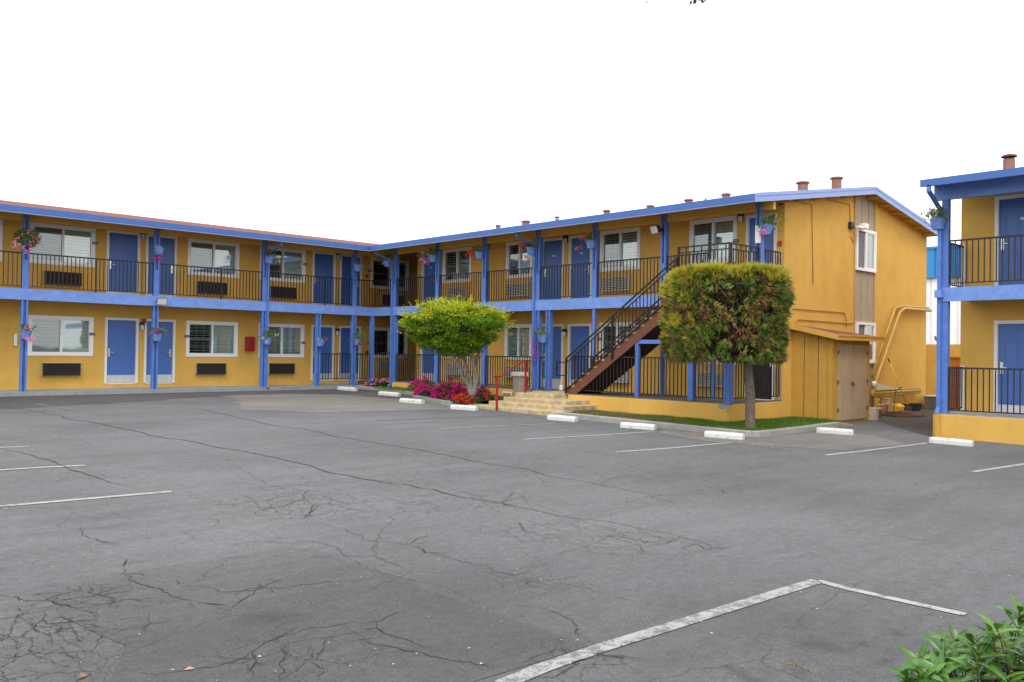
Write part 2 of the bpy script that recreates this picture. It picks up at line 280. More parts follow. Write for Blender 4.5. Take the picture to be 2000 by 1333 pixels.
# ------------------------------------------------------------------ mesh helpers
class MB:
    def __init__(s): s.v=[];s.f=[];s.mi=[]
    def add(s,vs,fs,mi=0):
        o=len(s.v); s.v+= [tuple(p) for p in vs]; s.f+=[tuple(i+o for i in f) for f in fs]; s.mi+=[mi]*len(fs); return s
    def box(s,a,b,mi=0):
        x0,x1=sorted((a[0],b[0]));y0,y1=sorted((a[1],b[1]));z0,z1=sorted((a[2],b[2]))
        return s.add([(x0,y0,z0),(x1,y0,z0),(x1,y1,z0),(x0,y1,z0),(x0,y0,z1),(x1,y0,z1),(x1,y1,z1),(x0,y1,z1)],
          [(0,3,2,1),(4,5,6,7),(0,1,5,4),(1,2,6,5),(2,3,7,6),(3,0,4,7)],mi)
    def bar(s,p,q,w,h=None,mi=0,up=(0,0,1)):
        p,q=Vector(p),Vector(q); h=h or w; d=(q-p).normalized(); u=Vector(up)
        if abs(d.dot(u))>.98: u=Vector((1,0,0))
        r=d.cross(u).normalized(); u=r.cross(d)
        c=[]
        for e in (p,q):
            for a,b in((-1,-1),(1,-1),(1,1),(-1,1)): c.append(e+r*a*w/2+u*b*h/2)
        return s.add(c,[(0,1,2,3),(7,6,5,4),(0,4,5,1),(1,5,6,2),(2,6,7,3),(3,7,4,0)],mi)
    def tube(s,pts,r,n=10,mi=0,cap=True):
        pts=[Vector(p) for p in pts]; rs=r if isinstance(r,(list,tuple)) else [r]*len(pts); o=[];prev=None
        for i,p in enumerate(pts):
            d=(pts[min(i+1,len(pts)-1)]-pts[max(i-1,0)]).normalized()
            if prev is None:
                a=Vector((0,0,1)) if abs(d.z)<.9 else Vector((1,0,0)); prev=(a-d*a.dot(d)).normalized()
            else: prev=(prev-d*prev.dot(d)).normalized()
            b=d.cross(prev)
            o+=[p+(prev*math.cos(t)+b*math.sin(t))*rs[i] for t in [2*math.pi*k/n for k in range(n)]]
        fs=[(i*n+k,i*n+(k+1)%n,(i+1)*n+(k+1)%n,(i+1)*n+k) for i in range(len(pts)-1) for k in range(n)]
        if cap: fs+=[tuple(range(n-1,-1,-1)),tuple((len(pts)-1)*n+k for k in range(n))]
        return s.add(o,fs,mi)
    def prism(s,poly,off,mi=0):
        """poly: list of 3D points (planar), extruded by vector off"""
        n=len(poly); off=Vector(off); a=[Vector(p) for p in poly]; b=[p+off for p in a]
        return s.add(a+b,[tuple(range(n)),tuple(range(2*n-1,n-1,-1))]+[(i,i+n,(i+1)%n+n,(i+1)%n) for i in range(n)],mi)
    def lathe(s,c,prof,n=14,mi=0):
        o=[];c=Vector(c)
        for r,z in prof: o+=[c+Vector((r*math.cos(2*math.pi*k/n),r*math.sin(2*math.pi*k/n),z)) for k in range(n)]
        fs=[(i*n+k,i*n+(k+1)%n,(i+1)*n+(k+1)%n,(i+1)*n+k) for i in range(len(prof)-1) for k in range(n)]
        fs+=[tuple(range(n-1,-1,-1)),tuple((len(prof)-1)*n+k for k in range(n))]
        return s.add(o,fs,mi)
    def build(s,name,mats,parent=None,smooth=False,norm=True,bevel=0):
        me=bpy.data.meshes.new(name); org=Vector((0,0,0))
        if parent is None and s.v:
            n=len(s.v); org=Vector((sum(v[0] for v in s.v)/n,sum(v[1] for v in s.v)/n,min(v[2] for v in s.v)))
        elif parent is not None: org=wloc(parent)
        me.from_pydata([(v[0]-org.x,v[1]-org.y,v[2]-org.z) for v in s.v],[],s.f)
        for m_ in (mats if isinstance(mats,(list,tuple)) else [mats]): me.materials.append(M[m_])
        me.polygons.foreach_set('material_index',s.mi)
        if norm:
            bm=bmesh.new(); bm.from_mesh(me); bmesh.ops.recalc_face_normals(bm,faces=bm.faces); bm.to_mesh(me); bm.free()
        if smooth: me.polygons.foreach_set('use_smooth',[True]*len(me.polygons))
        me.update(); o=bpy.data.objects.new(name,me); col.objects.link(o)
        if parent is not None: o.parent=parent
        else: o.location=org
        if bevel:
            b=o.modifiers.new('bevel','BEVEL'); b.width=bevel; b.segments=2; b.limit_method='ANGLE'
        return o
def wloc(o):
    v=Vector(o.location)
    while o.parent: o=o.parent; v+=Vector(o.location)
    return v
def tag(o,label=None,cat=None,group=None,kind=None):
    if label:o['label']=label
    if cat:o['category']=cat
    if group:o['group']=group
    if kind:o['kind']=kind
    return o
def empty(name,loc,label,cat,group=None):
    o=bpy.data.objects.new(name,None); col.objects.link(o); o.location=loc; o.empty_display_size=.2; return tag(o,label,cat,group)
def children(o): return [c for c in bpy.data.objects if c.parent==o]
def copy_tree(o,parent=None):
    c=o.copy(); col.objects.link(c); c.parent=parent
    for ch in children(o): copy_tree(ch,c)
    return c

# ------------------------------------------------------------------ ground
mb=MB()
def gp(x,y,dz=0): return (x,y,gz(y)+dz)
xs=[-800,800]; ys=[-800,-30,30,800]
g=MB(); vv=[gp(x,y) for y in ys for x in xs]
g.add(vv,[(2*i,2*i+1,2*i+3,2*i+2) for i in range(3)])
lot=g.build('ground','asphalt'); tag(lot,kind='structure')
def gpoly(pts,dz,name,m_,jit=0,step=.25):
    """flat polygon laid on the lot, ragged edge"""
    out=[]
    P=[G(*p) for p in pts]
    for i,a in enumerate(P):
        b=P[(i+1)%len(P)]; n=max(1,int((b-a).length/step)) if jit else 1
        for k in range(n):
            q=a.lerp(b,k/n)
            if jit and k: 
                w=noise.noise(q*2.3)*jit; d=(b-a).normalized(); q=q+Vector((-d.y,d.x,0))*w
            out.append(gp(q.x,q.y,dz))
    c=MB(); c.add(out,[tuple(range(len(out)))]); return c.build(name,m_,lot,norm=False)
gpoly([(70,1160),(237,1130),(265,1117),(562,1068),(612,1074),(958,1196),(1150,1262),(1000,1310),(900,1340),(700,1460),(150,1460),(215,1330),(245,1262),(118,1205),(105,1178)],.003,'asphalt_patch','asphalt_dark',.012)
gpoly([(470,800),(600,806),(760,803),(930,800),(900,790),(800,778),(700,766),(560,764),(380,768),(460,778)],.003,'asphalt_patch','asphalt_pale',.15)
gpoly([(-40,772),(300,765.5),(500,762.5),(620,758.5),(690,757),(760,766),(820,776),(870,787),(800,784),(740,777),(660,771),(560,770),(400,775),(300,783),(150,792),(-40,802)],.0045,'asphalt_patch','asphalt_darker',.35)  # darker asphalt strip along the left walkway and past the first wheel stops
gpoly([(1712,823),(1826,856),(1834,800),(1880,770),(1808,772),(1720,800)],.004,'asphalt_patch','asphalt_alley',.06)
gpoly([(1300,835),(1380,846),(1450,858),(1580,847),(1640,845),(1700,850),(1770,868),(1650,880),(1480,870),(1380,862),(1290,848)],.003,'asphalt_patch','asphalt_pale',.1)
def gpath(pts,w,dz,mb,jit=0,step=.12,taper=False,seed=0):
    P=[G(*p) for p in pts]; line=[]
    r=random.Random(seed)
    if jit:
        line=list(P)
        for lv in range(7):
            out=[line[0]]
            for a,b in zip(line,line[1:]):
                l=(b-a).length
                if l>.05:
                    d=(b-a)/l; out.append(a.lerp(b,r.uniform(.4,.6))+Vector((-d.y,d.x,0))*r.gauss(0,min(l*(.085 if jit>.0121 or w<.02 else .04),.07)))
                out.append(b)
            line=out
    else:
        for i in range(len(P)-1):
            a,b=P[i],P[i+1]; n=max(1,int((b-a).length/step))
            for k in range(n): line.append(a.lerp(b,k/n))
        line.append(P[-1])
    L=[];Rr=[]
    for i,q in enumerate(line):
        d=(line[min(i+1,len(line)-1)]-line[max(0,i-1)]); d.z=0; d.normalize(); nrm=Vector((-d.y,d.x,0))
        ww=w*(r.uniform(.5,1.4) if jit else 1)
        if taper: ww*=max(.25,min(1,3*min(i,len(line)-1-i)/len(line)+.2))
        a=q+nrm*ww/2;b=q-nrm*ww/2
        L.append(gp(a.x,a.y,dz));Rr.append(gp(b.x,b.y,dz))
    n=len(line); mb.add(L+Rr,[(i,i+1,n+i+1,n+i) for i in range(n-1)])
lines=[(((980,1339),(1060,1306),(1180,1265),(1300,1228),(1440,1184),(1540,1153),(1597,1136)),.118,'line_main'),
 (((1597,1136),(1660,1152),(1740,1170),(1885,1202)),.085,'line_paint'),
 (((-60,997),(0,990),(150,977),(335,961)),.10,'line_paint'),(((-60,924),(0,919),(80,914),(167,910)),.10,'line_paint'),(((-40,877),(0,875),(56,873.5)),.10,'line_paint'),
 (((860,838),(970,833),(1085,828)),.09,'line_worn'),(((1022,859),(1130,853),(1275,844)),.10,'line_paint'),(((1203,884),(1310,876),(1428,865)),.10,'line_paint'),
 (((1612,890),(1700,880),(1812,866)),.10,'line_paint'),(((1900,922.5),(1950,915),(2060,898)),.10,'line_paint'),
 (((560,806),(700,803),(900,797)),.10,'line_worn'),(((530,775),(640,773),(735,770)),.09,'line_worn'),(((735,822),(850,818),(990,812)),.08,'line_faint'),
 (((75,790),(150,803)),.1,'line_faint'),(((900,797),(985,800)),.08,'line_faint')]
for pts,w,m_ in lines:
    c=MB(); gpath(pts,w,.006,c,0); c.build('parking_line',m_,lot,norm=False)
# stencilled word on the stall floor, worn
a,b=G(1462,871.5),G(1557,882.5)
fc=bpy.data.curves.new('t','FONT'); fc.body='COMPACT'; fc.size=1; fc.space_character=1.15; fo=bpy.data.objects.new('t',fc); col.objects.link(fo); bpy.context.view_layer.update()
tm_=bpy.data.meshes.new_from_object(fo); bpy.data.objects.remove(fo); wd=max(v.co.x for v in tm_.vertices); dx=(b-a); L_=dx.length; dx.normalize(); dy=Vector((-dx.y,dx.x,0))
c=MB(); c.add([gp(*(a+dx*v.co.x/wd*L_+dy*v.co.y*.34)[:2],.006) for v in tm_.vertices],[tuple(p.vertices) for p in tm_.polygons]); c.build('stencil_word','line_worn',lot,norm=False)
seam=MB(); cr=MB()
CK=[([(-20,788),(120,812),(240,838),(400,869),(600,909),(800,948),(960,980),(1090,1008),(1190,1020),(1390,1068)],.035,.012),
([(280,784),(450,812),(600,840),(800,876),(950,906),(1100,935),(1200,952),(1320,985)],.03,.012),
([(0,876),(60,889),(120,909),(190,934),(262,952)],.03,.012),
([(1170,993),(1280,970),(1400,955),(1560,948),(1700,938)],.014,.02),
([(580,1020),(640,1028),(700,1046),(790,1065),(830,1080),(900,1098),(1000,1125),(1060,1140)],.016,.015),
([(800,1065),(815,1053),(835,1045)],.012,.01),([(815,1067),(833,1080),(820,1088)],.012,.01),
([(240,1106),(238,1122),(250,1134),(300,1150),(350,1170),(400,1180),(440,1192),(466,1198)],.022,.012),
([(240,1106),(310,1090),(375,1076),(450,1070),(530,1060),(600,1057),(660,1070),(675,1088),(740,1118),(800,1134),(870,1150),(920,1175),(960,1186),(950,1200)],.014,.014),
([(100,1175),(180,1166),(250,1142)],.02,.012),([(105,1173),(150,1192),(220,1180),(250,1172),(350,1176)],.02,.012),([(178,1148),(215,1168),(240,1178)],.016,.01),
([(100,1175),(60,1190),(28,1220),(25,1250),(30,1285),(0,1300)],.0125,.015),([(45,1200),(62,1222),(90,1240),(115,1262),(130,1280),(160,1310),(180,1333)],.0125,.015),
([(52,1275),(100,1290),(140,1305),(200,1300)],.0125,.012),([(118,1206),(135,1222),(150,1245),(170,1255)],.0125,.012),([(40,1195),(70,1225),(110,1228),(150,1262),(180,1280),(175,1290)],.0125,.014),
([(235,1310),(280,1317),(340,1315),(380,1308),(450,1296),(500,1270),(550,1245),(560,1232),(540,1222)],.018,.014),
([(560,1232),(620,1228),(680,1218),(735,1216),(770,1200),(800,1195)],.016,.012),([(735,1216),(735,1228),(770,1245),(830,1268)],.012,.012),
([(550,1262),(560,1280),(555,1310),(550,1333)],.018,.014),([(600,1290),(640,1310),(620,1333)],.013,.012),([(490,1275),(500,1295),(480,1318)],.012,.01),
([(460,1162),(510,1148),(535,1138),(560,1130)],.012,.012),([(510,1148),(480,1170),(455,1190)],.011,.012),([(350,1145),(430,1158),(520,1150),(640,1138),(740,1132)],.010,.016),
([(1000,1126),(1040,1137),(1075,1144),(1110,1142)],.016,.012),([(1100,1285),(1140,1290),(1180,1272)],.018,.015),([(1125,1276),(1180,1282),(1255,1289)],.026,.018),([(1130,1300),(1100,1316),(1060,1325)],.020,.018),
([(560,990),(600,995),(640,985),(700,990)],.010,.015),([(590,975),(605,1000),(590,1020)],.012,.015),([(520,990),(560,1005),(610,1010),(650,1000)],.01,.015),([(615,955),(600,975),(570,985),(520,992)],.01,.014),
([(640,962),(650,978),(690,985),(720,975)],.009,.014),([(500,960),(540,950),(590,947),(650,955)],.008,.015),
([(1330,1060),(1380,1075),(1440,1068)],.012,.015),([(1210,1045),(1260,1062),(1310,1058),(1330,1048)],.010,.015),([(1080,1050),(1150,1070),(1230,1072),(1300,1085)],.008,.015),
([(1015,1020),(1030,1040),(1080,1055)],.010,.013),([(900,905),(930,880),(1000,870)],.007,.02),([(310,900),(370,905),(420,897)],.008,.02),([(0,1164),(60,1175),(100,1174)],.012,.012),
([(160,1030),(170,1050),(220,1062),(240,1068)],.010,.012),([(415,1030),(420,1015),(450,1010)],.009,.012),([(780,1019),(810,1008)],.014,.012),([(1010,1185),(1060,1190),(1120,1218),(1160,1262)],.010,.014),
([(700,1250),(780,1268),(850,1285),(930,1300),(1000,1306)],.010,.014),([(1300,925),(1380,940),(1450,930),(1520,925)],.008,.02),([(960,985),(1000,975),(1060,970),(1110,985)],.009,.016),
([(1000,962),(985,985),(1010,1000)],.009,.014),([(720,960),(760,975),(840,985),(900,1000)],.008,.014),([(1180,890),(1240,900),(1320,905),(1420,915)],.007,.02)]
for i,(p,w,j) in enumerate(CK):
    gpath(p,w*(.30 if w>.012 and i>2 else .6 if i>2 else .75),.0065,cr if i>2 else seam,j,.09,True,i)
    r3=random.Random(i+50)      # little side branches
    for k in range(len(p)-1):
        if r3.random()<.5 and len(p)<9 and i>2:
            a=p[k]; q=(a[0]+r3.uniform(-45,45),a[1]+r3.uniform(-12,12)); gpath([a,((a[0]+q[0])/2+r3.uniform(-6,6),(a[1]+q[1])/2+r3.uniform(-2,2)),q],w*.5,.0065,cr,j*.8,.09,True,i*7+k)
seam.build('paving_seam','seam',lot,norm=False)
ck=cr.build('surface_crack','crack',lot,norm=False); ck['kind']='stuff'
# litter: small dry leaves and crumbs
c=MB(); r3=random.Random(11)
def scatter_leaf(x,y,s):
    a=r3.uniform(0,6.28); h=s*r3.uniform(.15,.6); ca,sa=math.cos(a)*s,math.sin(a)*s
    c.add([(x-ca,y-sa,gz(y)+.008),(x+sa*.5,y-ca*.5,gz(y)+.008+h),(x+ca,y+sa,gz(y)+.008),(x-sa*.5,y+ca*.5,gz(y)+.008+h*.3)],[(0,1,2,3)])
for _ in range(260):
    p=G(r3.uniform(-20,2020),r3.choice([r3.uniform(800,1333),r3.uniform(1000,1333)])); 
    if p.length<28: scatter_leaf(p.x,p.y,r3.uniform(.004,.014)*(1 if p.length<9 else 1.6))
for _ in range(160):
    t=r3.random(); p=G(*((930+t*190,801+t*24) if r3.random()<.4 else (1200+t*300,838+t*22))); scatter_leaf(p.x-abs(r3.gauss(0,.25)),p.y,r3.uniform(.008,.02))
for u,v in ((370,1310),(161,1325)): scatter_leaf(*G(u,v)[:2],.03)
o=c.build('leaf_litter','litter',norm=False); tag(o,'dry leaf crumbs and grit scattered over the asphalt','litter',kind='stuff')
# dead twig on the lot near the shrub
c=MB(); p=G(1525,1303); q=G(1585,1322)
c.tube([p+Vector((0,0,.02)),p.lerp(q,.5)+Vector((.02,.01,.03)),q+Vector((0,0,.02))],.003,5); 
for k in range(6):
    a=p.lerp(q,.4+.1*k)+Vector((0,0,.025)); c.tube([a,a+Vector((r3.uniform(-.06,.06),r3.uniform(-.06,.06),r3.uniform(0,.04)))],.002,4)
o=c.build('dead_twig','leaf_dry'); tag(o,'dry brown twig lying on the asphalt left of the foreground shrub','twig')

# ------------------------------------------------------------------ building constants
YP,YW,YF=27.4855,28.6674,26.7183
XP,XS,XW,XF=19.0821,17.7575,20.2581,18.3149
YG=11.0727
ZFT,ZFB=5.006,4.848; ZR,ZRB,ZBT,ZBB=3.8438,2.8731,2.801,2.4819
SL=.168; RIDX=24.77
motel=empty('motel_building',(19,20,0),'L-shaped two-storey yellow stucco motel with blue posts, red shingle roof and outside staircase','motel')

class Side:
    """facade frame: s along the wall, d into the building (0 = post face), z up"""
    def __init__(s,kind,p0): s.k=kind; s.p0=p0
    def P(s,a,d,z): return (a,s.p0+d,z) if s.k=='L' else (s.p0+d,a,z)
    def box(s,mb,a0,a1,d0,d1,z0,z1,mi=0): return mb.box(s.P(a0,d0,z0),s.P(a1,d1,z1),mi)
SLft=Side('L',YP); SRgt=Side('R',XP)
def wall_grid(S,d,s0,s1,z0,z1,ops,parent,m_='stucco',depth=.13):
    ss=sorted({s0,s1,*[o[0] for o in ops],*[o[1] for o in ops]}); zs=sorted({z0,z1,*[o[2] for o in ops],*[o[3] for o in ops]})
    c=MB()
    for i in range(len(ss)-1):
        for j in range(len(zs)-1):
            cs,cz=(ss[i]+ss[i+1])/2,(zs[j]+zs[j+1])/2
            if any(o[0]<cs<o[1] and o[2]<cz<o[3] for o in ops): continue
            q=[S.P(ss[i],d,zs[j]),S.P(ss[i+1],d,zs[j]),S.P(ss[i+1],d,zs[j+1]),S.P(ss[i],d,zs[j+1])]
            c.add(q,[(0,1,2,3)])
    for o in ops:
        k=[(o[0],o[2]),(o[1],o[2]),(o[1],o[3]),(o[0],o[3])]
        for t in range(4):
            a,b=k[t],k[(t+1)%4]
            c.add([S.P(a[0],d,a[1]),S.P(b[0],d,b[1]),S.P(b[0],d+depth,b[1]),S.P(a[0],d+depth,a[1])],[(0,1,2,3)])
    return c.build('wall',m_,parent,norm=False)
def frame_ring(c,S,s0,s1,z0,z1,w,d0,d1,bottom=True):
    S.box(c,s0,s0+w,d0,d1,z0,z1); S.box(c,s1-w,s1,d0,d1,z0,z1); S.box(c,s0+w,s1-w,d0,d1,z1-w,z1)
    if bottom: S.box(c,s0+w,s1-w,d0,d1,z0,z0+w)
def window(S,dW,s0,s1,z0,z1,parent,style=0,flip=False,seed=0):
    """white slider set in a real opening: frame > pane, shutter, backing"""
    r=random.Random(seed); c=MB()
    frame_ring(c,S,s0,s1,z0,z1,.085,dW-.03,dW+.012)
    i0,i1,j0,j1=s0+.085,s1-.085,z0+.085,z1-.085; mid=(i0+i1)/2
    frame_ring(c,S,i0,i1,j0,j1,.035,dW-.012,dW+.06)
    S.box(c,mid-.032,mid+.032,dW-.018,dW+.058,j0+.035,j1-.035)
    fr=c.build('window','vinyl',parent)
    halves=[(i0+.035,mid-.032),(mid+.032,i1-.035)]
    if flip: halves=halves[::-1]
    # 'screened' half first (left as seen), clear half second
    scr=halves[0] if S.k=='L' else halves[1]; clr=halves[1] if S.k=='L' else halves[0]
    for h,mm,dd in ((scr,'glass_screen',.030),(clr,'glass',.040)):
        c=MB(); a,b=h; c.add([S.P(a,dW+dd,j0+.035),S.P(b,dW+dd,j0+.035),S.P(b,dW+dd,j1-.035),S.P(a,dW+dd,j1-.035)],[(0,1,2,3) if S.k=='L' else (3,2,1,0)]); c.build('pane',mm,fr,norm=False)
    c=MB(); a,b=clr; n=3
    for hh in (scr,clr):
        a,b=hh
        for k in range(1,n): x=a+(b-a)*k/n; S.box(c,x-.008,x+.008,dW+.046,dW+.052,j0+.03,j1-.03)
        for k in range(1,4): z=j0+(j1-j0)*k/4; S.box(c,a,b,dW+.0465,dW+.0515,z-.008,z+.008)
    c.build('muntin','vinyl',fr)
    c=MB(); S.box(c,s0+.03,s1-.03,dW+.20,dW+.22,z0+.02,z1-.02); c.build('backing','dark_room',fr)
    c=MB(); sp=.085
    for hi,hh in enumerate((scr,clr)):
        a,b=hh; tl={0:(48,62),1:(24,46),2:(66,70),3:(20,66),4:(72,75)}[style][hi]
        z=j0+.05; full=j1-.04
        while z<full:
            t=R(tl+r.uniform(-3,3)); w=.04
            if style==3 and hi==1 and z>j0+(j1-j0)*.48: t=R(78)
            p=[S.P(x,dW+.12+sg*w*math.cos(t),z+sg*w*math.sin(t)) for x,sg in ((a,-1),(b,-1),(b,1),(a,1))]
            q=[(x[0],x[1],x[2]+.006) for x in p]
            c.add(p+q,[(0,1,2,3),(7,6,5,4),(0,4,5,1),(1,5,6,2),(2,6,7,3),(3,7,4,0)]); z+=sp
        S.box(c,a-.02,a+.03,dW+.075,dW+.165,j0,j1); S.box(c,b-.03,b+.02,dW+.075,dW+.165,j0,j1)
    S.box(c,i0,i1,dW+.0755,dW+.1645,(j0+j1)/2-.03,(j0+j1)/2+.03)
    c.build('shutter','blind',fr)
    return fr
def door(S,dW,s0,s1,z0,z1,parent,handle='lo',kick=True,panels=False,plate=False,kz=.24,dm='blue_door'):
    w=.075; c=MB(); i0,i1=s0+w,s1-w
    c=MB(); S.box(c,i0,i1,dW+.045,dW+.09,z0+.01,z1-w)
    if panels:
        for a,b,e,f in ((.14,.44,.62,.9),(.56,.86,.62,.9),(.14,.44,.32,.56),(.56,.86,.32,.56),(.14,.44,.93,1.0)):
            pass
        pw=(i1-i0)
        for a,b in ((.12,.45),(.55,.88)):
            for e,f in ((.11,.42),(.47,.80),(.86,.96)):
                zz0=z0+(z1-z0)*e; zz1=z0+(z1-z0)*f; A,B=i0+pw*a,i0+pw*b
                frame_ring(c,S,A,B,zz0,zz1,.022,dW+.034,dW+.046); S.box(c,A+.06,B-.06,dW+.036,dW+.046,zz0+.06,zz1-.06)
    dr=c.build('door',dm,parent,bevel=0)
    c=MB(); frame_ring(c,S,s0,s1,z0,z1,w,dW-.025,dW+.10,False); S.box(c,i0,i1,dW-.01,dW+.10,z0-.02,z0+.012); c.build('door_frame','white_trim',dr)
    hs=i0+.07 if handle=='lo' else i1-.07; sg=1 if handle=='lo' else -1
    c=MB(); S.box(c,hs-.032,hs+.032,dW+.022,dW+.0455,z0+.86,z0+1.12)
    c.bar(S.P(hs,dW+.03,z0+1.0),S.P(hs,dW-.03,z0+1.0),.02); c.bar(S.P(hs,dW-.03,z0+1.0),S.P(hs+sg*.12,dW-.03,z0+.995),.02); c.build('handle','metal',dr,bevel=.004)
    if kick:
        c=MB(); S.box(c,i0+.006,i1-.006,dW+.040,dW+.0452,z0+.02,z0+kz); c.build('kick_plate','kick',dr)
    if plate:
        c=MB(); mx=(i0+i1)/2; S.box(c,mx-.05,mx+.05,dW+.038,dW+.0452,z0+1.50,z0+1.56); c.build('number_plate','plaque_mark',dr)
    return dr
def aircon(S,dW,s0,s1,z0,z1,parent,pale=False):
    c=MB(); S.box(c,s0,s1,dW-.10,dW+.05,z0,z1); S.box(c,s0-.008,s1+.008,dW-.035,dW-.02,z0-.008,z1+.008)
    a=c.build('air_conditioner','beige_plastic',parent,bevel=.008)
    c=MB(); S.box(c,s0+.02,s1-.02,dW-.106,dW-.099,z0+.02,z1-.02); c.build('grille_back','grille_gap',a)
    c=MB(); n=10 if not pale else 8; h=(z1-z0-.05)/n
    for k in range(n):
        z=z0+.03+h*k
        p=[S.P(x,dd,zz) for x,dd,zz in ((s0+.02,dW-.107,z+h*.18),(s1-.02,dW-.107,z+h*.18),(s1-.02,dW-.128,z),(s0+.02,dW-.128,z))]
        q=[(x[0],x[1],x[2]+h*(.46 if pale else .22)) for x in p]; c.add(p+q,[(0,1,2,3),(7,6,5,4),(0,4,5,1),(1,5,6,2),(2,6,7,3),(3,7,4,0)])
    for k in range(2): 
        x=s0+.02+(s1-s0-.04)*k; S.box(c,x-.012,x+.012,dW-.132,dW-.105,z0+.015,z1-.015)
    frame_ring(c,S,s0+.005,s1-.005,z0+.005,z1-.005,.02,dW-.133,dW-.104)
    c.build('grille','pale_grille' if pale else 'dark_grille',a)
    return a
def plaque(S,dW,s,z,parent,par='L'):
    c=MB(); pts=[]
    for k in range(16):
        t=2*math.pi*k/16; pts.append(S.P(s+.085*math.cos(t),dW-.055,z+.045*math.copysign(abs(math.sin(t))**.7,math.sin(t))))
    off=Vector(S.P(0,.03,0))-Vector(S.P(0,0,0)); c.prism(pts,off); a=c.build('number_sign','navy',parent)
    c=MB()
    for k in range(3): S.box(c,s-.042+k*.032,s-.022+k*.032,dW-.058,dW-.0545,z-.014,z+.014)
    c.build('digits','plaque_mark',a); return a
def railing(S,s0,s1,z0,z1,parent,d=.05,mids=(),ends=True,zz0=None,zz1=None):
    """black steel railing; zz0,zz1 = height offset at each end when it climbs a ramp"""
    o0,o1=(zz0 or 0),(zz1 or 0); c=MB()
    up=(0,0,1)
    c.bar(S.P(s0,d,z1+o0-.018),S.P(s1,d,z1+o1-.018),.042,.036); c.bar(S.P(s0,d,z0+o0+.012),S.P(s1,d,z0+o1+.012),.03,.024)
    n=max(1,round(abs(s1-s0)/.116))
    for k in range(n+1):
        t=k/n; s=s0+(s1-s0)*t; o=o0+(o1-o0)*t
        if ends or 0<k<n: S.box(c,s-.0105,s+.0105,d-.0105,d+.0105,z0+o+.024,z1+o-.036)
    for q in mids: S.box(c,q-.02,q+.02,d-.02,d+.02,z0-.07,z1-.036)
    return c.build('railing','black_metal',parent)
def post(S,s,z0,z1,parent,groove=True,w=.17,zr=None,dep=.16):
    """timber post: core, two front boards with a channel between, solid boxing to rail height upstairs"""
    c=MB(); hw=w/2
    S.box(c,s-hw+.012,s+hw-.012,.022+(.045 if groove else 0),dep,z0,z1)
    if groove:
        bw=.052
        if zr: S.box(c,s-hw,s+hw,-.012,.07,z0,zr); zs=zr+.0; S.box(c,s-hw-.006,s+hw+.006,-.022,.027,zr,zr+.025); zs=zr+.03
        else: zs=z0
        for a in (s-hw,s+hw-bw): S.box(c,a,a+bw,-.01,.069,zs,z1)
        S.box(c,s-.010,s+.010,.03,.068,zs,z1)
    else: S.box(c,s-hw,s+hw,0,.02,z0,z1)
    return c.build('post','blue_post',parent,bevel=.004)

# ------------------------------------------------------------------ left wing
dW=YW-YP
Lwin=[(7.45,9.30),(12.27,14.12),(14.92,16.76),(19.70,21.58)]; Ldoor=[(9.65,10.69),(10.88,11.90),(17.07,18.07),(18.28,19.29)]
LX0=-3.0; LX1=24.5
wl=[(a,b,.87,2.09) for a,b in Lwin]+[(4.6,6.45,.87,2.09)]; wu=[(a,b,3.65,4.88) for a,b in Lwin]+[(4.86,6.72,3.65,4.88)]
dl=[(a,b,-.005,2.10) for a,b in Ldoor]; du=[(a,b,2.79,4.885) for a,b in Ldoor]
wall_grid(SLft,dW,LX0,LX1,-.35,2.60,wl+dl,motel); wall_grid(SLft,dW,LX0,LX1,2.60,5.32,wu+du,motel)
sty=[2,0,1,1,2]
for i,o in enumerate(wl): window(SLft,dW,*o,motel,style=[2,3,0,1,4][i],seed=i)
for i,o in enumerate(wu): window(SLft,dW,*o,motel,style=[2,4,3,1,2][i],seed=i+9)
for i,o in enumerate(dl): door(SLft,dW,*o,motel,'lo' if i%2==0 else 'hi',True,kz=.27)
for i,o in enumerate(du): door(SLft,dW,*o,motel,'lo' if i%2==0 else 'hi',True,kz=.16)
for a,b in ((7.83,8.92),(12.60,13.66),(15.3,16.33)): aircon(SLft,dW,a,b,.255,.655,motel)
for a,b in ((7.83,8.90),(12.58,13.66),(15.3,16.35)): aircon(SLft,dW,a,b,3.03,3.45,motel)
aircon(SLft,dW,20.05,21.2,.30,.72,motel,True); aircon(SLft,dW,20.2,21.3,3.0,3.42,motel)
for s,z in ((9.26,1.56),(12.30,1.56),(16.72,1.42),(19.68,1.44)): plaque(SLft,dW,s,z,motel)
for s,z in ((9.30,4.42),(13.0,3.40),(16.74,4.35),(19.64,4.33)): plaque(SLft,dW,s,z,motel)
# slab, beam, ceilings
XC=XP                                     # inner corner
c=MB(); c.box((LX0,YP+.06,2.60),(LX1,YW,ZBT-.01)); c.box((XP+.06,YG+.01,2.602),(XW,YP+.06,ZBT-.012)); c.build('walkway_slab','soffit',motel)
c=MB(); SLft.box(c,LX0,XC+.02,-.025,.06,ZBB,ZBT); SRgt.box(c,YG-.02,YP-.025,-.025,.06,ZBB,ZBT); c.box((XP+.06,YG-.018,ZBB+.002),(XW-.0,YG+.03,ZBT-.004)); c.build('beam','blue_beam',motel)
c=MB()
for x in [LX0+1.2*k for k in range(19)]: c.box((x,YP+.08,2.50),(x+.045,YW-.01,2.598))
for y in [YG+.4+1.2*k for k in range(13)]: c.box((XP+.08,y,2.50),(XW-.01,y+.045,2.598))
c.build('joist','soffit',motel)
# ground walkways
c=MB(); c.box((LX0,YP-.12,-.5),(XP+.1,YW,-.15)); c.build('walkway','walk',motel)
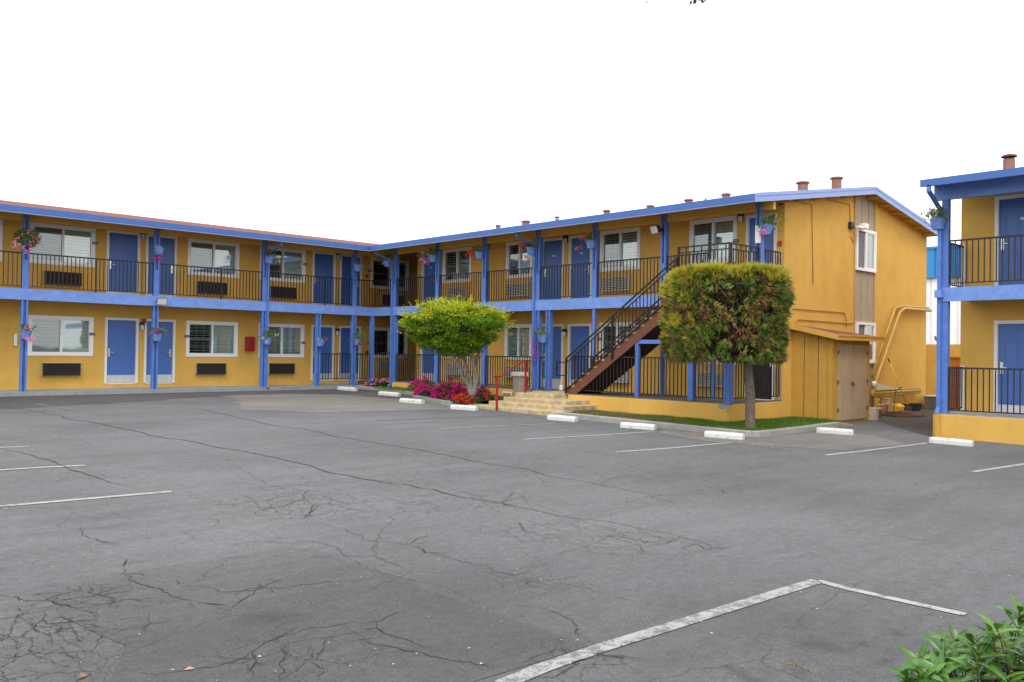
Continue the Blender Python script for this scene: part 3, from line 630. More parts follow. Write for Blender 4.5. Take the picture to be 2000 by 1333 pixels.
# posts left
for s in (3.32,7.05,10.78,14.51,18.19): post(SLft,s,-.16,ZBB,motel); post(SLft,s,ZBT,4.98,motel,zr=3.62)
post(SLft,16.67,-.16,ZBB,motel); post(SLft,19.03,-.16,ZBB,motel,False,.15)
# header under eave
c=MB(); SLft.box(c,LX0,XP+.2,.03,.13,4.76,4.985); SRgt.box(c,YG-.33,YP,.03,.13,4.76,4.985); c.build('eave_header','soffit',motel)
for a,b,m_ in ((3.41,6.96,()),(7.14,10.69,(8.98,)),(10.87,14.42,(12.95,)),(14.60,18.10,(16.93,)),(18.28,XC+.05,())): railing(SLft,a,b,ZRB-.012,ZR,motel,.05,m_)
# little sections of ground railing by the ramp
railing(SLft,16.77,18.10,.09,1.04,motel); railing(SLft,18.28,18.95,.09,1.04,motel)
railing(SRgt,YP-.10,26.31,.09,1.04,motel,zz0=0,zz1=.11)
# ------------------------------------------------------------------ right wing
dWr=XW-XP; Yend=26.36
Rlw=[(23.24,24.79),(20.12,21.41),(15.85,17.18),(12.45,13.95)]; Ruw=[(23.22,24.80),(20.13,21.40),(15.68,17.20),(12.45,13.95)]
Rld=[(25.12,26.07),(18.70,19.72),(17.52,18.50),(11.30,12.16)]; Rud=[(25.10,26.06),(18.72,19.72),(17.54,18.50),(11.29,12.18)]
wl=[(a,b,.93,2.12) for a,b in Rlw]; wu=[(a,b,3.68,4.93) for a,b in Ruw]; dl=[(a,b,.04,2.10) for a,b in Rld]; du=[(a,b,2.79,4.885) for a,b in Rud]
wall_grid(SRgt,dWr,YG+.2,Yend,-.5,2.60,wl+dl,motel); wall_grid(SRgt,dWr,YG+.2,Yend,2.60,5.32,wu+du,motel)
for i,o in enumerate(wl): window(SRgt,dWr,*o,motel,style=[1,0,1,0][i],seed=i+20)
for i,o in enumerate(wu): window(SRgt,dWr,*o,motel,style=[1,3,0,2][i],seed=i+30)
for i,o in enumerate(dl): door(SRgt,dWr,*o,motel,'hi' if i in(1,) else 'lo',i<3,kz=.30,dm='blue_door' if i<3 else 'dark_room')  # last leaf near-black, painted to stand for the dark of an open doorway
for i,o in enumerate(du): door(SRgt,dWr,*o,motel,'hi' if i in(1,3) else 'lo',False,plate=True)
for a,b in ((23.35,24.42),(20.2,21.3),(16.0,17.08),(12.5,13.6)): aircon(SRgt,dWr,a,b,.32,.72,motel,True); aircon(SRgt,dWr,a,b,3.05,3.50,motel,True)
for s,z in ((17.16,1.62),): plaque(SRgt,dWr,s,z,motel)
plaque(SRgt,dWr,12.47,4.24,motel)
# raised terrace: floor and low wall, with the projection under the stair
c=MB(); c.box((XP-.04,16.2,-.6),(XP+.12,26.21,.028)); c.box((XP+.12,YG+.1,-.6),(XW+.1,Yend,.03)); c.box((XP+.1,Yend+.0,-.6),(LX1,YW-.0,-.03))
c.build('terrace_floor','floor_brown',motel)
c=MB(); c.box((XP-.055,18.0,-.7),(XP-.04,26.20,.0)); c.box((XS,YG,-.8),(XP+.2,16.20,.03)); c.box((XP+.2,YG,-.8),(XW,YG+.1,.03)); c.build('low_wall','stucco',motel,bevel=.012)
c=MB(); c.box((XS+.01,YG+.01,.031),(XP+.12,16.19,.058)); c.box((XP+.12,YG+.01,.031),(XW-.002,YG+.2,.055)); c.build('wall_cap','floor_brown',motel)
for s in (26.21,23.70,21.23,18.75): post(SRgt,s,-.20 if s>26 else -.02,ZBB,motel,s<20 or s>26)
post(SRgt,18.28,.0,ZBB,motel); post(SRgt,16.44,.0,ZBB,motel,False,.10,dep=.1); post(SRgt,14.0,.05,ZBB,motel,False,.10,dep=.1); post(SRgt,12.42,.05,ZBB,motel,False,.12,dep=.1)
for s in (26.21,23.70,21.23,18.75,16.44,13.99): post(SRgt,s,ZBT,4.98,motel,zr=3.62)
post(SRgt,YG+.06,ZBT,4.98,motel,zr=3.62)
for a,b in ((XC and YP-.02,26.31),(26.11,23.80),(23.60,21.33),(21.13,18.85),(18.65,16.54),(16.34,14.09)): railing(SRgt,a,b,ZRB-.012,ZR,motel)
railing(SRgt,13.89,12.62,ZRB-.012,ZR,motel)
for a,b in ((26.11,23.80),(23.60,21.33),(21.13,18.85),(18.65,18.38)): railing(SRgt,a,b,.10,1.055,motel)
SS=Side('R',XS)
railing(SS,16.05,13.92,.15,1.11,motel,.08); railing(SS,13.76,12.25,.15,1.11,motel,.08); railing(SS,12.09,YG+.12,.15,1.11,motel,.08)
SG=Side('L',YG)
railing(SG,XS+.14,XW-.12,.15,1.11,motel,.06)                       # ground end railing
railing(SG,XP+.12,XW-.10,ZRB-.012,ZR,motel,.06)                    # upstairs end railing
c=MB(); c.box((XW-.085,YG+.03,.06),(XW-.03,YG+.09,1.12)); c.box((XW-.085,YG+.03,ZBT),(XW-.03,YG+.09,ZR+.01)); c.build('rail_bracket','metal',motel)
c=MB()
for x_,y_,z_,a_,b_ in ((XS-.003,11.28,.0,.11,.075),(XS-.003,11.05+.06,-.06,.05,.09)):
    n=9; c.add([(x_,y_+a_*math.cos(2*math.pi*k/n)*(1+.4*noise.noise(Vector((k*1.7,a_,1)))),z_+b_*math.sin(2*math.pi*k/n)*(1+.4*noise.noise(Vector((k*1.3,b_,2))))-.03) for k in range(n)],[tuple(range(n))])
c.build('chipped_spot','concrete',motel,norm=False)
# landing + stair
LY0=12.58
c=MB(); c.box((XS,YG-.01,ZBT-.22),(XP-.026,LY0,ZBT)); c.build('landing','blue_beam',motel)
def post_at(x,y,z0,z1,w=.14):
    c=MB(); c.box((x-w/2,y-w/2,z0),(x+w/2,y+w/2,z1)); c.box((x-w/2-.012,y-w/2+.01,z0),(x-w/2,y-.02,z1)); c.box((x-w/2-.012,y+.02,z0),(x-w/2,y+w/2-.01,z1)); return c.build('post','blue_post',motel,bevel=.004)
post_at(XS+.07,13.84,.06,1.55,.10); post_at(XS+.07,12.17,.065,ZBT-.22,.15); post_at(XS+.05,YG+.05,.03,ZBT-.22,.17)
c=MB(); c.box((XS+.02,12.3,1.45),(XS+.10,13.79,1.55)); c.build('stair_beam','blue_post',motel)
NR=15; rise=(ZBT-.05)/NR; run=.262; y00=16.22
st=MB(); tr=MB(); 
def stair_profile(x):
    pts=[(x,y00,.058)]
    for i in range(NR-1):
        y=y00-run*i; z=.058+rise*(i+1); pts+= [(x,y,z),(x,y-run,z)]
    yl=y00-run*(NR-1); pts+=[(x,yl,ZBT-.12),(x,yl-.0,ZBT-.44),(x,y00-.32,.058)]
    return pts
for x in (XS+.0,XS+1.02): st.prism(stair_profile(x),(.045,0,0))
strg=st.build('stringer','brown_wood',motel,norm=True)
for i in range(NR-1):
    y=y00-run*i; z=.058+rise*(i+1)
    tr.box((XS-.012,y-run-.012,z+.002),(XS+1.07,y+.03,z+.034)); tr.box((XS-.006,y+.001,z-rise+.036),(XS+1.06,y+.016,z+.001))
tr.build('tread','tread',motel)
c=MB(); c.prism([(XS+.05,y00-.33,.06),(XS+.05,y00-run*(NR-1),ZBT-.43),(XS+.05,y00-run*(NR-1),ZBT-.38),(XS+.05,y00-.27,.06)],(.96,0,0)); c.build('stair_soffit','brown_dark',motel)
def stair_rail(x,outer=True):
    c=MB(); ya,yb=y00+.03,12.56; f=lambda y:.058+rise+(y00-y)*rise/run
    za,zb=f(ya)-.18,f(yb)
    def L(dz,w,h): c.bar((x,ya,f(ya)+dz-.17),(x,LY0-.02,f(LY0)+dz-.17),w,h)
    L(.98,.042,.036); L(.86,.03,.026); L(.10,.03,.026)
    y=ya-.1
    while y>LY0: c.box((x-.0105,y-.0105,f(y)-.06),(x+.0105,y+.0105,f(y)+.70)); y-=.116
    for y,e in ((ya,-.25),(14.62,-.28),(12.60,0)): c.box((x-.026,y-.026,f(y)-.05+e if y!=ya else .06),(x+.026,y+.026,f(y)+.81))
    if outer:
        z1=f(ya)+.72; c.bar((x,ya,z1-.02),(x,ya+.36,z1-.02),.03); c.bar((x,ya+.36,z1-.005),(x,ya+.36,z1-.40),.03); c.bar((x,ya+.36,z1-.39),(x,ya,z1-.39),.03)
    return c.build('railing','black_metal',motel)
stair_rail(XS-.028); stair_rail(XS+1.09,False)
# landing railing: front and side
SL2=Side('R',XS-.0)
def land_rail(p,q):
    c=MB(); p,q=Vector(p),Vector(q); z0,z1=ZBT+.05,ZR+.01
    for z,h in ((z1-.018,.036),(z1-.15,.028),(z0,.026)): c.bar((p.x,p.y,z),(q.x,q.y,z),.04 if h>.03 else .03,h)
    n=round((q-p).length/.116)
    for k in range(1,n):
        a=p.lerp(q,k/n); c.box((a.x-.0105,a.y-.0105,z0),(a.x+.0105,a.y+.0105,z1-.15 if k%2 else z1-.03))
    for a in (p,q): c.box((a.x-.026,a.y-.026,ZBT),(a.x+.026,a.y+.026,z1))
    return c.build('railing','black_metal',motel)
land_rail((XS+.02,12.57,0),(XS+.02,YG+.04,0)); land_rail((XS+.06,YG+.04,0),(XP-.03,YG+.04,0))
# roof: L-shaped, two front slopes meeting in a valley, back slopes
RY=YF+(RIDX-XF); zr=ZFT+SL*(RIDX-XF); yA=YG-.35; XB=29.85; zB=5.33; YB=42
def zt(x): return ZFT+SL*(x-XF)
rf=MB()
def slab(pts,m=0,th=.05):
    n=len(pts); top=[Vector(p)+Vector((0,0,.012)) for p in pts]; bot=[Vector(p)-Vector((0,0,th)) for p in pts]
    rf.add(top+bot,[tuple(range(n)),tuple(range(2*n-1,n-1,-1))]+[(i,i+n,(i+1)%n+n,(i+1)%n) for i in range(n)],m)
slab([(LX0-6,YF,ZFT),(XF,YF,ZFT),(RIDX,RY,zr),(LX0-6,RY,zr)])
slab([(XF,yA,ZFT),(XF,YF,ZFT),(RIDX,RY,zr),(RIDX,yA,zr)])
slab([(RIDX,yA,zr),(RIDX,RY,zr),(XB,RY,zB),(XB,yA,zB)])
slab([(LX0-6,RY,zr),(RIDX,RY,zr),(RIDX,YB,4.6),(LX0-6,YB,4.6)]); slab([(RIDX,RY,zr),(XB,RY,zB),(XB,YB,4.0),(RIDX,YB,4.6)])
roof=rf.build('roof','shingle',motel)
# soffit lining follows the slope
c=MB(); q=.12
def sl2(pts):
    n=len(pts); a=[Vector(p)-Vector((0,0,q)) for p in pts]; b=[Vector(p)-Vector((0,0,.055)) for p in pts]; c.add(a+b,[tuple(range(n)),tuple(range(2*n-1,n-1,-1))]+[(i,i+n,(i+1)%n+n,(i+1)%n) for i in range(n)])
e=2.3
sl2([(LX0-6,YF+.03,ZFT),(XF+.03,YF+.03,ZFT),(XF+e,YF+e,ZFT+SL*e),(LX0-6,YF+e,ZFT+SL*e)]); sl2([(XF+.03,yA+.03,ZFT),(XF+.03,YF+.03,ZFT),(XF+e,YF+e,ZFT+SL*e),(XF+e,yA+.03,ZFT+SL*e)])
sl2([(XF+e,yA+.03,ZFT+SL*e),(XF+e,YG+.1,ZFT+SL*e),(RIDX,YG+.1,zr),(RIDX,yA+.03,zr)]); sl2([(RIDX,yA+.03,zr),(RIDX,YG+.1,zr),(XB-.02,YG+.1,zB),(XB-.02,yA+.03,zB)])
c.build('soffit','soffit',motel,norm=True)
for k in range(13): # outriggers under the gable overhang
    x=XF+.8+k*.85
    if x>XB-.3: break
    z=(ZFT+SL*(x-XF) if x<RIDX else zr-(x-RIDX)*(zr-zB)/(XB-RIDX))-.13
    c=MB(); c.box((x,yA+.03,z-.09),(x+.05,YG-.002,z)); c.build('outrigger','wood_yellow',motel)
c=MB(); c.box((LX0-6,YF-.10,ZFB+.012),(XF-.0,YF,ZFT+.02)); c.box((XF-.10,yA,ZFB+.012),(XF,YF-.10,ZFT+.02)); c.build('gutter','blue_gutter',motel)
c=MB(); c.box((LX0-6,YF-.09,ZFB-.014),(XF-.09,YF-.002,ZFB+.011)); c.box((XF-.09,yA+.01,ZFB-.014),(XF-.002,YF-.002,ZFB+.011)); c.build('gutter_lip','blue_gutter_lip',motel)
def rake(x0,z0,x1,z1,ya,parent,m_='blue_rake',h=.21,t=.04,name='rake_board'):
    c=MB(); c.prism([(x0,ya,z0+.02),(x1,ya,z1+.02),(x1,ya,z1-h+.02),(x0,ya,z0-h+.02)],(0,t,0)); c.prism([(x0,ya-.012,z0+.03),(x1,ya-.012,z1+.03),(x1,ya-.012,z1-.05),(x0,ya-.012,z0-.05)],(0,.0115,0)); return c.build(name,m_,parent)
rake(XF-.10,ZFT,RIDX,zr,yA-.04,motel); rake(RIDX+.002,zr,XB,zB,yA-.04,motel)
# gable wall
def ztop(x): return (ZFT+SL*(x-XF) if x<RIDX else zr-(x-RIDX)*(zr-zB)/(XB-RIDX))-.10
c=MB(); PX0,PX1=24.30,25.66; XE=29.63
c.prism([(XW,YG,-.8),(PX0,YG,-.8),(PX0,YG,ztop(PX0)),(XW,YG,ztop(XW))],(0,.2,0)); c.prism([(PX1,YG,-.8),(XE,YG,-.8),(XE,YG,ztop(XE)),(PX1,YG,ztop(PX1))],(0,.2,0))
c.box((XE-.2,YG+.2,-.8),(XE,YW+8,4.9)); c.build('gable_wall','stucco',motel)
c=MB(); c.prism([(PX0,YG+.02,-.5),(PX1,YG+.02,-.5),(PX1,YG+.02,ztop(PX1)-.02),(RIDX,YG+.02,ztop(RIDX)-.02),(PX0,YG+.02,ztop(PX0)-.02)],(0,.1,0))
for x in (PX0+.02,PX0+.46,PX0+.90,PX1-.06): c.box((x,YG+.0,-.5),(x+.04,YG+.019,ztop(x)-.06))
c.build('siding_panel','tan_board',motel)
def side_window(x0,x1,z0,z1):
    S=Side('L',YG); c=MB(); frame_ring(c,S,x0,x1,z0,z1,.075,-.055,.03); mid=(x0+x1)/2-.03; S.box(c,mid-.03,mid+.03,-.045,.03,z0+.075,z1-.075); frame_ring(c,S,mid+.03,x1-.075,z0+.075,z1-.075,.04,-.04,.025); w=c.build('window','vinyl',motel)
    c=MB(); S.box(c,x0+.06,x1-.06,.006,.012,z0+.06,z1-.06); c.build('backing','curtain',w)
    c=MB(); S.box(c,x0+.076,mid-.031,-.004,.004,z0+.076,z1-.076); c.build('insect_screen','grey_plastic',w)
    c=MB(); c.add([S.P(a,-.012,b) for a,b in ((mid+.07,z0+.115),(x1-.115,z0+.115),(x1-.115,z1-.115),(mid+.07,z1-.115))],[(0,1,2,3)]); c.build('pane','glass',w,norm=False)
side_window(24.33,25.63,3.70,4.92); side_window(24.40,25.63,1.0,2.2)
# conduits
def tubes(name,paths,r,m_,parent,label=None):
    c=MB()
    for p in paths:
        q=[]
        for i,a in enumerate(p):
            a=Vector(a)
            if 0<i<len(p)-1:
                b0,b1=Vector(p[i-1]),Vector(p[i+1]); rr=min(.09,(a-b0).length/2.1,(a-b1).length/2.1)
                e0,e1=a+(b0-a).normalized()*rr,a+(b1-a).normalized()*rr
                q+=[e0.lerp(a,0),e0.lerp(a,.6).lerp(a.lerp(e1,.4),.35),e1.lerp(a,.6).lerp(a.lerp(e0,.4),.35),e1]
            else: q.append(a)
        c.tube(q,r,8)
    return c.build(name,m_,parent,smooth=True)
def gw(u,v,off=.02): p=at(u,v,'Y',YG-off); return (p.x,p.y,p.z)
tubes('conduit',[[gw(1542,391),gw(1586,400),gw(1588,552)],[gw(1622,391),gw(1660,400),gw(1661,438)],[gw(1548,603),gw(1650,611),gw(1653,625),gw(1653,640)],[gw(1548,714),gw(1553,712),gw(1552,640),gw(1557,624),gw(1660,632),gw(1669,630),gw(1669,380)],[gw(1662,462),gw(1668,475)]],.011,'conduit',motel)
c=MB(); p=Vector(gw(1551,732)); c.box((p.x-.09,YG-.05,p.z-.09),(p.x+.04,YG,p.z+.05)); p=Vector(gw(1588,552)); c.box((p.x-.02,YG-.03,p.z-.05),(p.x+.02,YG,p.z+.04)); c.build('junction_box','conduit',motel)
# downspouts
def downspout(S,s,sg,z0,parent):
    c=MB(); d0=-(XP-XF)+.06
    c.bar(S.P(s+sg*.16,d0,ZFB),S.P(s+sg*.16,d0,ZFB-.12),.07,.055); c.bar(S.P(s+sg*.16,d0,ZFB-.1),S.P(s+sg*.045,-.06,ZFB-.36),.07,.055); c.bar(S.P(s+sg*.045,-.052,ZFB-.33),S.P(s+sg*.045,-.052,z0+.1),.07,.055)
    c.bar(S.P(s+sg*.045,-.052,z0+.12),S.P(s+sg*.045,-.16,z0+.02),.07,.055)
    return c.build('downspout','blue_post',parent)
downspout(SLft,14.56,1,-.2,motel); downspout(SRgt,26.25,1,-.2,motel); downspout(SRgt,18.80,1,.0,motel)
# corridor behind the inner corner
c=MB(); c.box((XW+.1,Yend-.02,-.2),(LX1,Yend-.12,5.3)); c.box((23.2,Yend-.1,-.2),(23.3,YW,5.3)); c.build('corridor_wall','corridor',motel)
# alarms and bells
c=MB()
for u,v in ((281,627),(722,634)): p=at(u,v,'Y',YW); c.box((p.x-.07,YW-.05,p.z-.07),(p.x+.07,YW,p.z+.07))
for u,v in ((716,540),(716,688)): p=at(u,v,'Y',YW); c.box((p.x-.05,YW-.05,p.z-.06),(p.x+.05,YW,p.z+.06))
for u,v in ((1524,476),(1526,397)): p=at(u,v,'X',XW); c.box((XW-.05,p.y-.045,p.z-.06),(XW,p.y+.045,p.z+.06))
c.build('fire_alarm','red_box',motel,bevel=.006)

# ------------------------------------------------------------------ wall lanterns, floodlights
def lantern(loc,ang,label,group='wall lanterns beside the room doors'):
    o=empty('wall_lantern',loc,label,'lamp',group); 
    x,y,z=loc
    c=MB(); c.box((x-.065,y-.0,z+.02),(x+.065,y-.13,z+.05)); c.box((x-.06,y-.0,z+.05),(x+.06,y-.12,z+.11)); c.box((x-.05,y,z-.12),(x+.05,y-.015,z+.05)); a=c.build('housing','lamp_black',o)
    c=MB(); c.lathe((x,y-.066,z),[(.052,-.13),(.056,0),(.056,.019)],10); b=c.build('shade','lamp_glass',o,smooth=False)
    if ang: o.rotation_euler=(0,0,ang)
    return o
for (x,z,l) in ((10.76,4.83,'upstairs black and glass wall lantern between the two doors at far left'),(18.14,4.80,'small black and glass lantern upstairs between the two doors next to the inner corner'),
  (10.785,1.87,'small black and glass lantern downstairs between the two doors at far left'),(18.17,1.87,'downstairs lantern between the two doors behind the ground railing near the inner corner')):
    lantern((x,YW,z),0,l)
for (y,z,l) in ((24.95,4.88,'upstairs wall lantern left of the first right-wing window after the inner corner'),(22.3,4.86,'upstairs wall lantern behind the post with the red geranium basket'),(18.62,4.80,'upstairs wall lantern between the two numbered doors of the right wing'),
  (12.32,4.86,'glass wall lantern upstairs between the big window and the last door above the clipped tree'),(18.61,1.83,'downstairs wall lantern between two doors, beside the foot of the staircase')):
    lantern((XW,y,z),-math.pi/2,l)
def floodlight(base,out,side,label):
    o=empty('floodlight',base,label,'floodlight','floodlights on the blue posts'); b=Vector(base); out=Vector(out); sd=Vector(side)
    c=MB(); c.box(b-sd*.05-Vector((0,0,.05)),b+sd*.05+out*.06+Vector((0,0,.05))); c.bar(b+out*.03,b+out*.16,.04); c.build('bracket','lamp_black',o)
    n=(out*1+Vector((0,0,-.35))).normalized(); u=n.cross(sd).normalized()
    ctr=b+out*.22
    c=MB(); 
    def quad(k,w,h): return [ctr+n*k+sd*a*w+u*bb*h for a,bb in ((-1,-1),(1,-1),(1,1),(-1,1))]
    c.add(quad(-.09,.10,.06)+quad(.06,.155,.105),[(0,1,2,3),(7,6,5,4),(0,4,5,1),(1,5,6,2),(2,6,7,3),(3,7,4,0)]); c.build('housing','lamp_black',o)
    c=MB(); c.add(quad(.0605,.142,.094)+quad(.068,.142,.094),[(0,1,2,3),(7,6,5,4),(0,4,5,1),(1,5,6,2),(2,6,7,3),(3,7,4,0)]); c.build('lens','lamp_glass',o)
floodlight((10.84,YP-.04,2.63),(0,-1,0),(1,0,0),'rectangular floodlight on the blue beam at the second post from the left')
floodlight((XP-.03,14.0,4.55),(-.95,.31,0),(.31,.95,0),'tilted rectangular floodlight high on the post above the top of the stairs')
o=empty('floodlight',gw(1660,441,0),'white-headed floodlight on the gable wall left of the upper side window','floodlight'); p=Vector(gw(1660,441,0))
c=MB(); c.box((p.x-.12,YG-.10,p.z-.09),(p.x+.10,YG,p.z+.09)); c.build('bracket','lamp_black',o,bevel=.01)
c=MB(); c.box((p.x+.10,YG-.22,p.z-.07),(p.x+.55,YG-.12,p.z-.01)); c.box((p.x+.42,YG-.26,p.z-.05),(p.x+.66,YG-.10,p.z+.10)); c.build('lamp_head','vinyl',o,bevel=.01)
# fire-extinguisher cabinet, cigarette bins
def simple(name,mb,m_,label,cat,group=None,bevel=0,smooth=False): return tag(mb.build(name,m_,bevel=bevel,smooth=smooth),label,cat,group)
o=empty('fire_extinguisher_cabinet',(14.55,YW,1.1),'red fire extinguisher cabinet on the yellow wall between two lower windows','fire cabinet')
c=MB(); c.box((14.40,YW-.20,1.08),(14.70,YW,1.60)); c.build('cabinet','red_box',o,bevel=.03)
c=MB(); c.box((14.39,YW-.205,1.10),(14.395,YW-.02,1.58)); c.box((14.43,YW-.206,1.14),(14.67,YW-.2005,1.50)); c.build('cover','red_paint',o)
c=MB(); c.box((7.06,YW-.07,1.15),(7.16,YW,1.52)); simple('ash_receptacle',c,'metal','slim grey metal wall ashtray on the lower yellow wall beside the leftmost post','ashtray',bevel=.01)
p=at(1480,457,'X',XP-.08); c=MB(); c.box((XP-.12,p.y-.05,p.z-.23),(XP-.02,p.y+.05,p.z+.20)); c.box((XP-.124,p.y-.015,p.z+.12),(XP-.121,p.y+.015,p.z+.14),1); o=c.build('ash_receptacle',['vinyl','lamp_black'],bevel=.004); tag(o,'slim white ashtray box on the upper corner post under the pink flowers','ashtray')

# ------------------------------------------------------------------ foliage helpers
def leafquad(mb,p,d,n,l,w,mi=0,fold=.25):
    """one pointed leaf: two triangles pairs folded on the midrib"""
    s=d.cross(n)
    if s.length<1e-4: s=Vector((1,0,0))
    s.normalize(); nn=s.cross(d)
    a=p; b=p+d*l*.45+s*w*.5+nn*w*fold; c_=p+d*l; e=p+d*l*.45-s*w*.5+nn*w*fold
    mb.add([a,b,c_,e],[(0,1,2),(0,2,3)],mi)
def rv(r): 
    while True:
        v=Vector((r.uniform(-1,1),r.uniform(-1,1),r.uniform(-1,1)))
        if .05<v.length<1: return v.normalized()
def bloom(mb,p,r,rr,mi=0):
    for _ in range(14):
        d=rv(rr); q=p+d*r*rr.uniform(.5,1); n=(d+rv(rr)*.5).normalized(); leafquad(mb,q,(rv(rr)-n*0).normalized(),n,r*.75,r*.7,mi,.1)
# ------------------------------------------------------------------ flower baskets
def planter(name,face,pos,label,bloomm,nb,leaves,spread,petal,seed,tilt=0):
    """blue half-basket on a post; face = outward direction; > basket, foliage, blooms"""
    r=random.Random(seed); o=empty(name,pos,label,'flower planter','blue flower baskets hung on the posts'); p=Vector(pos); f=Vector(face); s=Vector((-f.y,f.x,0))
    c=MB(); 
    def W(a,b,z): return p+s*a+f*b+Vector((0,0,z))
    top=[(-.15,0),(.15,0),(.15,.13),(.07,.22),(-.07,.22),(-.15,.13)]; bot=[(a*.72,b*.72) for a,b in top]
    n=6; T=[W(a,b,.10) for a,b in top]; B=[W(a,b,-.13) for a,b in bot]; TI=[W(a*.88,b*.88+.008,.10) for a,b in top]; BI=[W(a*.8,b*.8+.01,.04) for a,b in bot]
    c.add(T+B+TI+BI,[(i,(i+1)%n,(i+1)%n+n,i+n) for i in range(n)]+[tuple(range(2*n-1,n-1,-1))]+[(i,i+2*n,(i+1)%n+2*n,(i+1)%n) for i in range(n)]+[(i+2*n,i+3*n,(i+1)%n+3*n,(i+1)%n+2*n) for i in range(n)]+[tuple(range(3*n,4*n))])
    c.prism([W(-.15,-.012,.09),W(.15,-.012,.09),W(.07,-.012,.20),W(-.07,-.012,.20)],f*.02)
    for z in (-.04,.05):
        k=(z+.13)/.23*.28+.72+.03; R_=[W(a*k,b*k,z) for a,b in top]; R2=[W(a*k,b*k,z+.018) for a,b in top]; c.add(R_+R2,[(i,(i+1)%n,(i+1)%n+n,i+n) for i in range(n)])
    c.build('basket','blue_beam',o)
    if leaves:
        c=MB(); tl=MB()
        for _ in range(leaves):
            a=r.gauss(0,.5)*spread; b=abs(r.gauss(.12,.4*spread)); z=.10+r.uniform(-.05,1)*spread*.7-max(0,(abs(a)-.16))*r.uniform(.4,1.5)
            if leaves>500: v_=rv(r)*.34*r.random()**.4; a,b,z=v_.x,.16+v_.y*.8,.10+v_.z*.85
            q=W(a,b,z); d=(Vector((a,0,0)).length*s*(1 if a>0 else -1)+f*b+Vector((0,0,.1))+rv(r)*.25).normalized(); leafquad(c,q,d,(Vector((0,0,1))+rv(r)*.7).normalized(),r.uniform(.05,.09),r.uniform(.04,.065))
        for k in range(9):
            a=r.uniform(-1,1)*spread; c.tube([W(0,.1,.08),W(a*.6,.12,.12+spread*.5),W(a,.14+r.uniform(0,.1),.08+r.uniform(-.3,.5)*spread)],.004,4)
        c.build('foliage','leaf_basket',o,norm=False)
    if nb:
        for (a,b,z) in bloomm: c=MB(); bloom(c,W(a,b,z),r.uniform(.05,.072),r); c.build('bloom',petal,o,norm=False)
    return o
r=random.Random(5)
def rb(n,sx,z0,z1,cx=0): return [(cx+r.uniform(-sx,sx),r.uniform(.08,.3),r.uniform(z0,z1)) for _ in range(n)]
Lf=(0,-1,0); Rf=(-1,0,0)
yb=YP-.02; xb=XP-.02
planter('flower_planter',Lf,(7.02,yb,4.13),'big full hanging basket of pink geraniums on the upper leftmost post',[(x,.36,z) for x,z in ((-.36,-.06),(-.30,.06),(-.26,-.14),(-.18,.16),(-.12,-.20),(-.02,.24),(.04,-.24),(.02,-.05),(.14,.02),(.20,-.10),(.30,-.02),(.34,-.12),(.10,.14),(-.06,-.32),(-.38,-.16),(.22,.14))],1,900,.36,'petal_pink',1)
planter('flower_planter',Lf,(10.80,yb,4.22),'nearly bare blue basket with a few pink blooms hanging below, upper second post',[(-.12,.15,-.22),(-.02,.18,-.15),(-.03,.16,-.27),(-.16,.15,-.24)],1,0,.1,'petal_magenta',2)
planter('flower_planter',Lf,(14.60,yb,4.26),'blue basket of trailing green leaves with few flowers on the upper third post',[(.3,.15,-.02),(.1,.15,.1)],1,130,.36,'petal_white',3)
planter('flower_planter',Lf,(18.22,yb,4.26),'almost empty blue basket on the upper post left of the inner corner',[(.22,.1,.05)],1,16,.22,'petal_white',4)
planter('flower_planter',Rf,(xb,26.55,4.44),'blue basket of yellowish trailing leaves on the upper corner post',[(.32,.2,.1),(-.1,.2,.0)],1,120,.36,'petal_white',5)
planter('flower_planter',Rf,(xb,23.82,4.44),'blue basket of full pink geraniums on the second right-wing upper post',rb(9,.16,-.05,.30,-.28)+rb(5,.12,-.22,.05,-.3),1,120,.36,'petal_pink',6)
planter('flower_planter',Rf,(xb,21.36,4.38),'blue basket of bright red geraniums on the third right-wing upper post',rb(9,.14,.0,.22,-.28),1,50,.26,'petal_red',7)
planter('flower_planter',Rf,(xb,18.95,4.34),'blue basket of crimson flowers beside the upper downspout post',rb(9,.16,.10,.26,-.2)+[(-.2,.15,-.16),(-.1,.15,-.2)],1,90,.3,'petal_red',8)
planter('flower_planter',Rf,(xb,16.50,4.36),'blue basket with small orange flowers on the upper post left of the large window',rb(3,.1,.12,.22,-.08)+rb(3,.06,-.12,-.02,-.32),1,100,.26,'petal_orange',9)
planter('flower_planter',(0,-1,0),(XP+.12,YG-.02,4.30),'blue basket with straggly leaves and pink blooms on the upper gable corner post',[(-.34,.1,-.10),(-.30,.12,-.08),(-.22,.12,-.11),(-.16,.1,-.10),(-.12,.12,.08),(-.2,.12,-.06)],1,190,.42,'petal_pink',10)
planter('flower_planter',Lf,(7.07,yb,1.50),'small blue basket with pink and red flowers on the lower leftmost post',rb(3,.1,.10,.22)+rb(5,.1,-.25,-.08),1,70,.22,'petal_pink',11)
planter('flower_planter',Lf,(10.80,yb,1.50),'small blue basket with purple flowers on the lower second post',rb(4,.22,.05,.2)+[(-.24,.12,.1)],1,110,.26,'petal_violet',12)
planter('flower_planter',Lf,(14.60,yb,1.45),'blue basket with trailing leaves on the lower third post',[(.3,.12,.2),(-.1,.2,-.03),(-.2,.1,.1)],1,160,.34,'petal_white',13)
planter('flower_planter',Lf,(16.69,yb,1.42),'empty blue basket on the lower post left of the ground railing',[(.25,.12,.12)],1,8,.2,'petal_violet',14)
planter('flower_planter',Lf,(18.28,yb,1.50),'blue basket with pink flowers and tall sprigs on the lower post near the inner corner',rb(4,.1,-.12,-.05,.02),1,150,.34,'petal_magenta',15)
